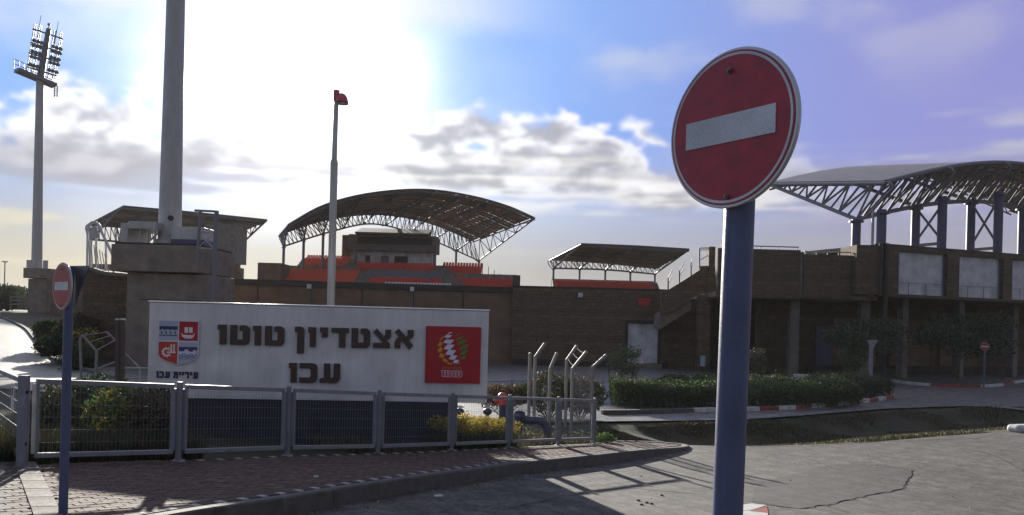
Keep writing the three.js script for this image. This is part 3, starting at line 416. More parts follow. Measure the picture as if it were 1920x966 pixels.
// centre stand
{
  const o = stand('large arched roof stand with a press box and orange seats behind the long wall', { seed: 9, seg: 26,
    front: L3([[540, 421, 92], [600, 387, 94], [680, 364, 97], [790, 354.5, 101], [870, 364, 104], [950, 385, 107], [1003, 408, 110]]),
    back: L3([[524, 440, 101], [600, 415, 104], [700, 402, 109], [800, 417, 115], [888, 452, 121]]),
    low: L3([[532, 462, 100], [615, 436, 103], [700, 420, 108], [800, 447, 114], [898, 489, 120]]), frames: 9, strips: 17, floor: () => P(700, 507, 108).y - 1, noColumns: [3, 4, 5], tubes: 0.11, webs: 9, gapT: 0.2 });
  const X = (px, Z) => P(px, 500, Z).x, Y = (px, py, Z) => P(px, py, Z).y;
  const lowAt = (k) => ({ y: Y(740, 540, 96) + k * 0.31, z: -(96 + k * 0.8) });
  part('lower_terrace', Array.from({ length: 8 }, (_, k) => [box(X(500, 96), X(846, 96), lowAt(k).y - 2.5, lowAt(k).y, lowAt(k).z - 0.8, lowAt(k).z + 0.35), box(X(846, 96), X(972, 96), lowAt(k).y - 2.8, lowAt(k).y - 0.35, lowAt(k).z - 0.8, lowAt(k).z + 0.35)]), M.concrete, o);
  seatRows('seat_block', M.seatOrange, o, X(528, 96), X(664, 96), 7, lowAt, 0.38, 3); seatRows('seat_block', M.seat, o, X(692, 96), X(826, 96), 4, lowAt, 0.38, 4); seatRows('seat_block', M.seat, o, X(850, 96), X(960, 96), 6, (k) => ({ y: lowAt(k).y - 0.35, z: lowAt(k).z }), 0.38, 5);
  seatRows('grey_seat_block', M.seatGrey, o, X(694, 100), X(826, 100), 3, (k) => lowAt(k + 4), 0.38, 6); seatRows('white_seat_row', M.seatWhite, o, X(718, 95), X(845, 95), 1, () => ({ y: lowAt(0).y + 0.22, z: -95.2 }), 0.38, 7); seatRows('white_seat_row', M.seatWhite, o, X(868, 95), X(925, 95), 1, () => ({ y: lowAt(0).y - 0.02, z: -95.2 }), 0.38, 8);
  const py = Y(740, 513, 103), ph = Y(740, 504.5, 103);
  part('parapet', [box(X(520, 103), X(676, 103), py - 3, ph + 0.1, -103.4, -103), box(X(690, 103), X(838, 103), py - 3, ph - 0.1, -103.4, -103), box(X(852, 103), X(970, 103), py - 3, ph - 0.35, -103.4, -103)], M.concrete, o);
  part('end_wall', [box(X(486, 96), X(529, 96), FLAT, Y(505, 493.5, 96), -99, -95.4)], M.render, o); part('end_wall', [box(X(962, 96), X(976, 96), FLAT, Y(970, 517, 96), -98, -95)], M.brown, o);
  const upAt = (k) => ({ y: ph + 0.05 + k * 0.33, z: -(104 + k * 0.75), dx: 0 });
  part('upper_terrace', Array.from({ length: 5 }, (_, k) => [box(X(556, 104), X(658, 104), ph - 4, upAt(k).y, upAt(k).z - 0.76, upAt(k).z + 0.35), box(X(658, 104), X(905, 104) - k * 0.2, ph - 4, upAt(k).y - 0.56, upAt(k).z - 0.4, upAt(k).z + 0.85)]), M.concrete, o);
  seatRows('seat_block', M.seatOrange, o, X(567, 104), X(606, 104), 5, upAt, 0.38, 13); seatRows('seat_block', M.seatOrange, o, X(608, 104), X(648, 104), 5, upAt, 0.38, 14); const dn = (h) => (k) => ({ y: upAt(k).y - h, z: upAt(k).z + 0.5 }); seatRows('seat_block', M.seat, o, X(668, 104), X(816, 104), 4, dn(0.45), 0.38, 15); seatRows('seat_block', M.seat, o, X(830, 104), X(904, 104), 5, dn(0.55), 0.38, 16);
  for (const [a, b] of [[650, 700], [826, 872]]) part('aisle_stairs', Array.from({ length: 16 }, (_, k) => { const t = k / 15, x = mix(X(b, 95), X(a, 105), t); return box(x - 0.7, x + 0.7, lowAt(0).y - 2, mix(lowAt(0).y, upAt(2).y, t) + 0.05, -mix(95.2, 105.6, t) - 0.7, -mix(95.2, 105.6, t)); }), M.concreteLight, o);
  for (let k = 0; k < 7; k++) part('rail_post', [rod(V(X(905 + k * 11, 104), Y(905 + k * 11, 506 + k * 6, 104) - 1, -104), V(X(905 + k * 11, 104), Y(905 + k * 11, 494 + k * 6.4, 104), -104), 0.05)], M.steel, o);
  M.pressBrown = std(0.22, 0.175, 0.155, 0.85, { map: scaled(blot, 1 / 3) });
  // press box
  const b = thing('press_box', 'brown press box with pale canopy in the middle of the large stand', 'building', V(X(735, 108), upAt(3).y, -109));
  const yb = Y(735, 503, 107), ym = Y(735, 471, 107), yt = Y(735, 441, 107), bx0 = X(652, 107), bx1 = X(817, 107);
  part('upper_storey', [box(bx0, bx1, ym, yt, -112, -107)], M.pressBrown, b); part('lower_wall', [box(bx0 + 0.6, bx1 - 0.6, yb - 1, ym, -112, -108.2)], M.white, b);
  part('canopy', [slab([[-109.5, yt + 0.02], [-106.2, yt + 0.02], [-106.2, yt + 0.25], [-111, yt + 1.3]].map(([z, y]) => [-z, y]), 0, bx1 - bx0 - 2).rotateY(Math.PI / 2).translate(bx0 + 1, 0, 0)], M.concreteLight, b);
  part('front_parapet', [box(bx0 + 0.5, bx1 + 0.2, yb - 1.6, yb - 0.1, -107.2, -106.9)], M.coping, b); part('window_band', [box(bx0 + 1.2, bx1 - 0.6, mix(ym, yt, 0.42), mix(ym, yt, 0.86), -107.0, -106.97)], M.coping, b);
  for (const px of [664, 814]) part('column', [rod(V(X(px, 107), yb - 1, -107.4), V(X(px, 107), ym, -107.4), 0.22, 8)], M.steel, b);
  for (const [a, c, m] of [[684, 693, M.dark], [702, 706, M.white], [713, 728, M.concreteLight], [731, 736, M.white], [739, 764, M.dark], [772, 806, M.white]]) part(m === M.dark ? 'doorway' : 'wall_panel', [box(X(a, 108), X(c, 108), yb - 0.6, mix(yb, ym, 0.75), -108.19, -108.1)], m, b);
  part('screen', [box(X(659, 107), X(665, 107), mix(ym, yt, 0.3), mix(ym, yt, 1.0), -107.06, -107.02)], M.white, b); part('side_wall', [box(X(642, 108), bx0 - 0.01, yb - 1, yt - 0.1, -111, -107.4)], M.render, b);
}
// left stand and small far stand
{
  const o = stand('roofed stand behind the thick floodlight mast on the left', { seed: 19, seg: 12, front: L3([[231, 386, 143], [365, 398, 146], [500, 412, 150]]), back: L3([[164, 421, 158], [300, 432, 161], [434, 441, 165]]), low: L3([[170, 449, 156], [300, 460, 160], [433, 476, 163]]), frames: 5, strips: 8, floor: FLAT, open: 1.2, tubes: 0.2, hoop: 1.7, colR: 0.28 });
  const X = (px, Z) => P(px, 500, Z).x, yF = P(300, 520, 136).y, at = (k) => ({ y: yF + k * 0.6, z: -(140 + 1.2 * k) });
  part('terrace', Array.from({ length: 5 }, (_, k) => box(X(180, 140), X(436, 140), FLAT, at(k).y, at(k).z - 1.2, at(k).z + 0.5)), M.concrete, o); seatRows('seat_block', M.seat, o, X(200, 140), X(430, 140), 5, at, 0.5, 23);
  part('back_wall', [box(X(172, 157), X(434, 157), FLAT, P(300, 498, 157).y, -158, -157)], M.concreteLight, o); part('box_wall', [box(X(372, 143), X(430, 143), P(400, 490, 143).y, P(400, 417, 143).y, -152, -146)], M.concreteLight, o, { label: 'pale box room under the roof' }); part('end_wall', [box(X(386, 136), X(432, 136), FLAT, P(410, 491, 136).y, -141, -140.2)], M.render, o);
  for (let k = 0; k < 5; k++) part('rail_post', [rod(V(X(434 + k * 4, 141), P(434 + k * 4, 520, 141).y, -141), V(X(434 + k * 4, 141), P(434 + k * 4, 500 + k * 4, 141).y, -141), 0.05)], M.steel, o);
  const q = stand('small roofed stand far behind the stone wall', { seed: 29, seg: 10, front: L3([[1090, 457, 112], [1190, 461, 114], [1292, 467, 116]]), back: L3([[1031, 487, 124], [1130, 493, 126], [1228, 503, 128]]), low: L3([[1038, 503, 123], [1135, 506, 125], [1228, 514, 127]]), frames: 4, strips: 6, floor: () => P(1130, 535, 124).y - 2, open: 1.2, tubes: 0.13, hoop: 1.3, gapT: 0.02 });
  part('back_wall', [box(P(1034, 530, 128).x, P(1228, 530, 128).x, FLAT, P(1130, 525, 128).y, -128.6, -128)], M.concrete, q); const y2 = P(1130, 546, 118).y, at2 = (k) => ({ y: y2 + k * 0.4, z: -(118 + k * 0.8) });
  part('terrace', Array.from({ length: 5 }, (_, k) => box(P(1038, 530, 118).x, P(1240, 530, 118).x, FLAT, at2(k).y, at2(k).z - 0.8, at2(k).z + 0.3)), M.concrete, q); seatRows('seat_block', M.seat, q, P(1044, 530, 118).x, P(1228, 530, 118).x, 4, at2, 0.38, 33);
}
// right stand, close by, seen from behind
{
  const c0 = P(1661, 341, 52), pk = P(1848, 308, 57.2), u = V(0.929, 0, -0.37), v = V(-0.37, 0, -0.929), ln = 27, rise = pk.y - c0.y;
  const arc = (t, y, lift) => Array.from({ length: 9 }, (_, i) => { const s = i / 8; return c0.clone().addScaledVector(u, s * ln).addScaledVector(v, t).setY(y + lift * Math.sin(Math.PI * Math.min(1, s * 1.02))); });
  const ylow = P(1661, 404, 52).y;
  const o = stand('large nearby roofed stand with steel trusses above the dark building', { seed: 39, seg: 16, back: arc(0, c0.y, rise), front: arc(11.3, c0.y + 1.6, rise), low: arc(2.4, ylow, rise * 0.9), frames: 5, strips: 10, gapT: 0.02, floor: P(1661, 458, 52).y - 0.4, tubes: 0.15, hoop: 1.0, cols: M.steelBlue, colR: 0.3, steel: M.steel, under: M.roofGrey, lining: M.roofUnder, webs: 11, open: 0.3, edgeDrop: 0.5 });
  const yb = P(1661, 458, 52).y - 0.4; let prev = null;
  for (let i = 0; i <= 5; i++) {                                 // second column of each pair, with cross braces
    const s = i / 5 * ln, f = c0.clone().addScaledVector(u, s), top = ylow + rise * 0.9 * Math.sin(Math.PI * Math.min(1, i / 5 * 1.02)), a = f.clone().addScaledVector(v, 0.25), b = f.clone().addScaledVector(v, 2.4);
    const cc = part('column', [rod(V(a.x, yb, a.z), V(a.x, top + 0.4, a.z), 0.3, 10)], M.steelBlue, o); part('column_head', [rod(V(a.x, top + 0.1, a.z), V(a.x, top + 0.22, a.z), 0.48, 10)], M.steelBlue, cc);
    if (i) part('cross_brace', [rod(V(a.x, yb + 1.0, a.z), V(b.x, top - 0.1, b.z), 0.08), rod(V(b.x, yb + 1.0, b.z), V(a.x, top - 0.1, a.z), 0.08), beam(V(a.x, yb + 0.8, a.z), V(b.x, yb + 0.8, b.z), 0.16, 0.2)], M.steel, o);
  }
  part('rainwater_pipe', [rod(V(c0.x - 0.5, yb, c0.z - 0.6), V(c0.x - 0.5, ylow + 0.4, c0.z - 0.6), 0.09, 8)], M.steelPale, o);
}
// ------------------------------------------------------------------ floodlight masts, concrete piers, street lamp
{
  const Z = 46, X = (px) => P(px, 500, Z).x, Y = (py) => P(310, py, Z).y;
  const pr = thing('concrete_pier', 'massive concrete pier with wider cap left of the name board', 'pier', V(X(310), FLAT, -Z - 2));
  part('shaft', [box(X(238), X(390), FLAT - 0.3, Y(513), -Z - 4.5, -Z, 0.06)], M.concrete, pr); part('cap', [box(X(215), X(379), Y(511), Y(461), -Z - 4.9, -Z + 0.5, 0.06)], M.concrete, pr); part('cap_edge', [box(X(219), X(378), Y(460.9), Y(457), -Z - 4.8, -Z + 0.3)], M.coping, pr);
  part('seam', [box(X(262), X(378), Y(563), Y(562), -Z + 0.001, -Z + 0.03)], M.coping, pr);
  const m = thing('floodlight_mast', 'thick grey floodlight mast rising out of the picture from the concrete pier', 'mast', V(X(317), Y(457), -Z - 1.6));
  const cx = P(318, 440, Z + 1.6).x, cz = -Z - 1.6; const yb = Y(457);
  part('mast_tube', [new THREE.CylinderGeometry(0.33, 0.66, 34, 28).translate(cx + 0.0, yb + 17, cz)], M.steelPale, m); part('base_flange', [new THREE.CylinderGeometry(0.85, 0.95, 0.35, 24).translate(cx, yb + 0.17, cz)], M.steelPale, m);
  const hp = V(cx + 0.3, Y(405), cz + 0.62); part('access_plate', [new THREE.CylinderGeometry(0.16, 0.16, 0.12, 10).rotateX(Math.PI / 2).translate(hp.x, hp.y, hp.z)], M.dark, m);
  const cab = thing('equipment_cabinet', 'grey steel cabinet beside the foot of the thick mast on the pier', 'cabinet', V(X(355), yb, -Z - 1)); part('cabinet_body', [box(cx + 0.72, X(379), yb - 0.05, Y(424), -Z - 1.9, -Z - 0.1, 0.03)], M.steelPale, cab); part('cabinet_base', [box(cx + 0.78, X(381), yb - 0.06, yb + 0.28, -Z - 1.8, -Z + 0.02)], M.steelBlue, cab);
  const cab2 = thing('equipment_cabinet', 'low grey box with glazed side left of the thick mast on the pier', 'cabinet', V(X(250), yb, -Z - 1)); part('cabinet_body', [box(X(222), X(236), yb - 0.05, Y(420), -Z - 3, -Z - 0.1, 0.02), box(X(236), X(288), Y(430), Y(416), -Z - 3, -Z - 0.1, 0.02)], M.steelPale, cab2); for (const px of [258, 272, 285]) part('mullion', [box(X(px) - 0.03, X(px) + 0.03, yb - 0.05, Y(430), -Z - 0.3, -Z - 0.2)], M.steelPale, cab2);
  // tall frame right of the pier
  const fr = thing('steel_frame', 'tall dark steel frame standing right of the concrete pier', 'frame', V(X(395), FLAT, -Z)), fy = Y(397);
  for (const px of [381, 411]) part('frame_post', [rod(V(X(px), px === 381 ? yb - 1.2 : FLAT, -Z + 0.9), V(X(px) + 0.1, fy, -Z + 0.9), px === 411 ? 0.13 : 0.1, 8)], M.steel, fr);
  part('cross_bar', [rod(V(X(374), fy, -Z + 0.9), V(X(412) + 0.1, fy - 0.03, -Z + 0.9), 0.07)], M.steel, fr); for (const py of [436, 466]) part('cross_bar', [rod(V(X(381), Y(py), -Z + 0.9), V(X(412), Y(py + 0.8), -Z + 0.9), 0.055)], M.steelPale, fr);
  part('diagonal', [rod(V(X(381), Y(466), -Z + 0.9), V(X(411), Y(437), -Z + 0.9), 0.03), rod(V(X(411), Y(466), -Z + 0.9), V(X(381), Y(437), -Z + 0.9), 0.03)], M.steelPale, fr);
  // stone block wall left of the pier and the white frame on it
  const sw = thing('stone_block', 'coursed stone wall block left of the concrete pier', 'wall', V(X(195), FLAT, -Z - 6)), ZB = 50, bx = (px) => P(px, 500, ZB).x, by = (px, py) => P(px, py, ZB).y;
  part('masonry', [slab([[bx(155), FLAT - 0.3], [bx(241), FLAT - 0.3], [bx(241), by(241, 519)], [bx(200), by(200, 513)], [bx(172), by(172, 504)], [bx(157), by(157, 502)]], -ZB - 8, 8)], M.stone, sw); part('ledge', [slab([[bx(170), by(170, 506)], [bx(200), by(200, 516)], [bx(236), by(236, 520)], [bx(236), by(236, 513)], [bx(200), by(200, 510)], [bx(172), by(172, 501)]], -ZB - 0.3, 0.6)], M.concreteLight, sw);
  const wf = thing('fabric_shelter', 'white fabric covered tube shelter on top of the stone block', 'shelter', V(bx(190), by(190, 506), -ZB - 1)), w3 = (px, py, d = 0) => P(px, py, ZB + 0.6 + d);
  part('leaning_pipe', [rod(w3(182, 418), w3(216, 489), 0.09, 8)], M.white, wf); for (const [a, b, c, d] of [[164, 432, 163, 506], [168, 424, 170, 506], [180, 440, 180, 507], [198, 450, 199, 511], [210, 478, 213, 515]]) part('tube', [rod(w3(a, b, 0.4), w3(c, d, 0.4), 0.07, 8)], M.white, wf);
  part('top_hoop', [bent([w3(164, 432), w3(168, 421), w3(176, 417), w3(184, 421), w3(190, 432)], 0.1)], M.white, wf); part('fabric', [draped2([w3(167, 428), w3(180, 424), w3(186, 446), w3(168, 450)], 0.06)], M.steelPale, wf); part('net', Array.from({ length: 7 }, (_, k) => rod(w3(166 + k * 5, 452 + k * 4), w3(168 + k * 6, 506 + k * 1.4), 0.03, 5)), M.steelPale, wf); part('floor_bar', [bent([w3(164, 504), w3(190, 508), w3(214, 516), w3(236, 519)], 0.08)], M.steelPale, wf);
}
function draped2(q, t) { const pos = [], n = V(0, 0, t), f = (a, b, c, d) => { for (const p of [a, b, c, a, c, d]) pos.push(p.x, p.y, p.z); }, h = q.map((p) => p.clone().sub(n)); f(q[0], q[3], q[2], q[1]); f(h[0], h[1], h[2], h[3]); for (let k = 0; k < 4; k++) { const m = (k + 1) % 4; f(q[k], q[m], h[m], h[k]); } return tri(pos); }
{
  // far floodlight mast with its lamp head
  const Z = 98, q = (px, py, d = 0) => P(px, py, Z + d), g0 = q(70, 585);
  const fw = thing('concrete_pier', 'small concrete pier under the far floodlight mast', 'pier', V(g0.x, g0.y - 1, g0.z)), x = (px) => q(px, 500).x, y = (py) => q(70, py).y;
  part('shaft', [box(x(53), x(90), y(590) - 1.5, y(523), -Z - 2.4, -Z, 0.05)], M.concrete, fw); part('cap', [box(x(47), x(91), y(522), y(503), -Z - 2.8, -Z + 0.4, 0.05)], M.concrete, fw); part('railing_panel', [box(x(49), x(60), y(502.5), y(488), -Z - 0.2, -Z), box(x(80), x(88), y(502.5), y(488), -Z - 0.2, -Z)], M.steelPale, fw);
  const m = thing('floodlight_mast', 'far floodlight mast with rows of lamps and a service platform', 'mast', V(x(69), y(503), -Z - 1.2)), a = q(68.5, 503, 1.2), b = q(74.6, 150, 1.2), c = q(91, 54, 1.2);
  part('mast_tube', [rod(a, b, 0.62, 16, 0.42)], M.steelPale, m); part('mast_top', [rod(b, c, 0.42, 14, 0.28)], M.steel, m); const bl = part('beacon', [new THREE.SphereGeometry(0.17, 10, 8).translate(c.x, c.y + 0.55, c.z)], M.lampRed, m); part('beacon_stem', [rod(c, V(c.x, c.y + 0.5, c.z), 0.05)], M.steel, bl);
  const hd = (s, h) => b.clone().lerp(c, h).add(V(0.95 * s, -0.1 * s, -1.15 * s));           // point on the tilted lamp frame; s from -1 to 1
  for (const s of [-1, -0.62, 0.5, 1]) { const g = []; for (const e of [-0.07, 0.07]) g.push(rod(hd(s + e, 0.1), hd(s + e, 1.02), 0.055, 5)); for (let k = 0; k < 14; k++) g.push(rod(hd(s - 0.07, 0.1 + k * 0.068), hd(s + 0.07, 0.1 + k * 0.068), 0.035, 4)); part('ladder_frame', g, M.steel, m); }
  for (const h of [0.9, 0.64, 0.44, 0.17]) part('lamp_bar', [rod(hd(-1.15, h), hd(1.15, h), 0.1, 6)], M.steel, m);
  for (const h of [0.68, 0.59, 0.47, 0.37, 0.22]) for (let k = 0; k < 6; k++) { const s = [-1, -0.72, -0.44, 0.44, 0.72, 1][k], p = hd(s, h); const l = part('floodlight', [new THREE.CylinderGeometry(0.27, 0.16, 0.27, 10).rotateZ(-0.9).rotateY(0.8).translate(p.x + 0.2, p.y, p.z + 0.1)], M.steel, m); part('lens', [new THREE.CylinderGeometry(0.24, 0.24, 0.03, 10).rotateZ(-0.9).rotateY(0.8).translate(p.x + 0.33, p.y + 0.1, p.z)], M.seatWhite, l); }
  const p0 = hd(-1.8, 0.06), p1 = hd(1.15, -0.03), off = V(0.9, 0, 1.1), p = part('platform', [beam(p0, p1, 1.5, 0.4)], M.steel, m), g = []; for (const dy of [0.6, 1.15]) g.push(rod(p0.clone().add(V(0, dy, 0.5)), p1.clone().add(V(0, dy, 0.5)), 0.05, 5)); for (let k = 0; k <= 8; k++) { const e = p0.clone().lerp(p1, k / 8).add(V(0, 0, 0.5)); g.push(rod(e, e.clone().add(V(0, 1.15, 0)), 0.04, 5)); } part('platform_rail', g, M.steel, p); part('ladder', [rod(p1, p1.clone().add(V(0, -1.4, 0)), 0.06), rod(p1.clone().add(V(0.35, 0, 0)), p1.clone().add(V(0.35, -1.4, 0)), 0.06), ...Array.from({ length: 5 }, (_, k) => rod(p1.clone().add(V(0, -0.3 * k, 0)), p1.clone().add(V(0.35, -0.3 * k, 0)), 0.03, 4))], M.steel, p);
  for (const s of [-0.72, 0.62]) part('lightning_rod', [rod(hd(s, 0.75), hd(s, 1.2), 0.035, 4)], M.steel, m);
  // low walls beyond the pier
  const w = single('low_wall', [beam(P(90, 521, 97).add(V(0, -3.4, 0)), P(175, 524, 93).add(V(0, -3.4, 0)), 0.4, 6.8)], M.render, 'plain brown wall between the far pier and the stone block', 'wall');
}
{
  // street lamp behind the board
  const Z = 25, top = P(631, 172, Z), gx = P(620, 640, Z).x, bs = V(gx - 0.02, land(gx, Z) - 0.05, -Z), o = thing('street_lamp', 'slim grey street lamp pole with a red hooded head behind the name board', 'street lamp', bs), mid = P(626.5, 305, Z);
  part('lower_pole', [rod(bs, mid, 0.125, 14, 0.11)], M.steelPale, o); part('upper_pole', [rod(mid, top, 0.085, 12, 0.075)], M.steelPale, o); part('collar', [rod(mid.clone().add(V(0, -0.06, 0)), mid.clone().add(V(0, 0.08, 0)), 0.125, 12, 0.1)], M.steelPale, o); part('base_plate', [box(bs.x - 0.22, bs.x + 0.22, bs.y, bs.y + 0.08, bs.z - 0.22, bs.z + 0.22, 0.01)], M.steelPale, o);
  const g = new THREE.SphereGeometry(0.32, 16, 10, 0, Math.PI * 2, 0, Math.PI / 2).scale(0.62, 1, 0.85); const hd = P(641, 194, Z); const h = part('lamp_hood', [g.translate(hd.x, hd.y, hd.z)], M.lampRed, o); part('lamp_glass', [new THREE.CylinderGeometry(0.18, 0.16, 0.03, 16).scale(0.9, 1, 1).translate(hd.x, hd.y - 0.005, hd.z)], M.steelPale, h); part('pole_cap', [rod(top.clone().add(V(0, -0.3, 0)), top.clone().add(V(0, 0.04, 0)), 0.1, 12)], M.lampRed, o);
}
// ------------------------------------------------------------------ letters: shapes of one unit height
const GL = {
  vav: [[[0, 1], [0.45, 1], [0.45, 0], [0.1, 0], [0.1, 0.73], [0, 0.73]]],
  tet: [[[0, 1], [0.34, 1], [0.34, 0.27], [0.60, 0.27], [0.62, 0.3], [0.62, 0.7], [0.46, 0.7], [0.46, 0.97], [0.6, 1], [0.78, 0.99], [0.92, 0.9], [0.96, 0.78], [0.96, 0.2], [0.9, 0.07], [0.78, 0], [0, 0]]],
  nun: [[[0, 1], [0.26, 1.02], [0.4, 0.97], [0.46, 0.86], [0.46, -0.36], [0.12, -0.36], [0.12, 0.72], [0, 0.72]]],
  yod: [[[0, 1], [0.42, 1], [0.42, 0.5], [0.1, 0.5], [0.1, 0.74], [0, 0.74]]],
  dalet: [[[0, 1], [0.88, 1], [0.88, 0.75], [0.72, 0.75], [0.72, 0], [0.4, 0], [0.4, 0.75], [0, 0.75]]],
  tsadi: [[[0, 0.84], [0.2, 1.03], [0.58, 0.6], [0.66, 0.7], [0.66, 0.97], [0.98, 0.97], [0.98, 0.66], [0.94, 0.54], [0.76, 0.4], [0.93, 0.22], [0.93, 0], [0, 0], [0, 0.27], [0.53, 0.27]]],
  alef: [[[0, 0.85], [0.2, 1.03], [0.6, 0.6], [0.66, 0.7], [0.66, 0.98], [0.98, 0.98], [0.98, 0.68], [0.92, 0.56], [0.74, 0.44], [0.97, 0.18], [0.76, -0.05], [0.36, 0.42], [0.31, 0.34], [0.31, 0], [0, 0], [0, 0.3], [0.06, 0.46], [0.2, 0.6]]],
  ayin: [[[0.2, 1], [0.52, 1], [0.52, 0.27], [0.64, 0.27], [0.68, 0.34], [0.68, 1], [1, 1], [1, 0.26], [0.93, 0.08], [0.8, 0], [0, 0], [0, 0.22], [0.2, 0.26]]],
  kaf: [[[0, 1], [0.6, 1], [0.78, 0.95], [0.86, 0.8], [0.86, 0.2], [0.78, 0.05], [0.6, 0], [0, 0], [0, 0.27], [0.48, 0.27], [0.54, 0.34], [0.54, 0.66], [0.48, 0.73], [0, 0.73]]],
  resh: [[[0, 1], [0.55, 1], [0.74, 0.93], [0.8, 0.8], [0.8, 0], [0.48, 0], [0.48, 0.7], [0.44, 0.73], [0, 0.73]]],
  tav: [[[0.02, 1], [0.7, 1], [0.88, 0.93], [0.94, 0.8], [0.94, 0], [0.62, 0], [0.62, 0.73], [0.46, 0.73], [0.46, 0.12], [0.34, 0], [0, 0], [0, 0.24], [0.14, 0.26], [0.14, 0.73], [0.02, 0.73]]],
  he: [[[0, 1], [0.7, 1], [0.9, 0.85], [0.9, 0], [0.6, 0], [0.6, 0.74], [0, 0.74]], [[0.06, 0.55], [0.36, 0.55], [0.36, 0], [0.06, 0]]],
  qof: [[[0, 1], [0.88, 1], [0.88, 0.6], [0.6, 0.15], [0.36, 0.15], [0.58, 0.6], [0.58, 0.74], [0, 0.74]], [[0.05, 0.52], [0.33, 0.52], [0.33, -0.3], [0.05, -0.3]]],
  mem: [[[0, 1], [0.72, 1], [0.9, 0.85], [0.9, 0], [0, 0], [0, 0.26], [0.6, 0.26], [0.6, 0.74], [0.3, 0.74], [0.3, 0.3], [0, 0.3]]],
  bet: [[[0, 1], [0.65, 1], [0.84, 0.85], [0.84, 0.26], [1, 0.26], [1, 0], [0, 0], [0, 0.26], [0.54, 0.26], [0.54, 0.74], [0, 0.74]]],
  samekh: [[[0, 1], [0.78, 1], [0.96, 0.8], [0.96, 0.25], [0.7, 0], [0.32, 0], [0.06, 0.25], [0.06, 0.74], [0.34, 0.74], [0.34, 0.34], [0.44, 0.25], [0.58, 0.25], [0.68, 0.34], [0.68, 0.74], [0, 0.74]]],
};
const wide = (n) => Math.max(...GL[n].flat().map((p) => p[0]));
function inkLine(c, names, x0, x1, y0, y1, stroke) {            // print a line of letters into a canvas
  const tot = names.reduce((s, n) => s + (n === ' ' ? 0.5 : wide(n) + 0.16), 0), k = (x1 - x0) / tot, h = y1 - y0; let x = x0;
  for (const n of names) { if (n === ' ') { x += 0.5 * k; continue; } for (const pl of GL[n]) { c.beginPath(); pl.forEach(([a, b], i) => c[i ? 'lineTo' : 'moveTo'](x + a * k, y1 - b * h)); c.closePath(); stroke ? c.stroke() : c.fill(); } x += (wide(n) + 0.16) * k; }
}
function canvasMat(w, h, draw, rough = 0.45) { const cv = document.createElement('canvas'); cv.width = w; cv.height = h; draw(cv.getContext('2d')); const t = new THREE.CanvasTexture(cv); t.colorSpace = THREE.SRGBColorSpace; t.anisotropy = 8; return new THREE.MeshStandardMaterial({ map: t, roughness: rough }); }
const poly = (c, pts, fill) => { c.fillStyle = fill; c.beginPath(); pts.forEach(([x, y], i) => c[i ? 'lineTo' : 'moveTo'](x, y)); c.closePath(); c.fill(); };

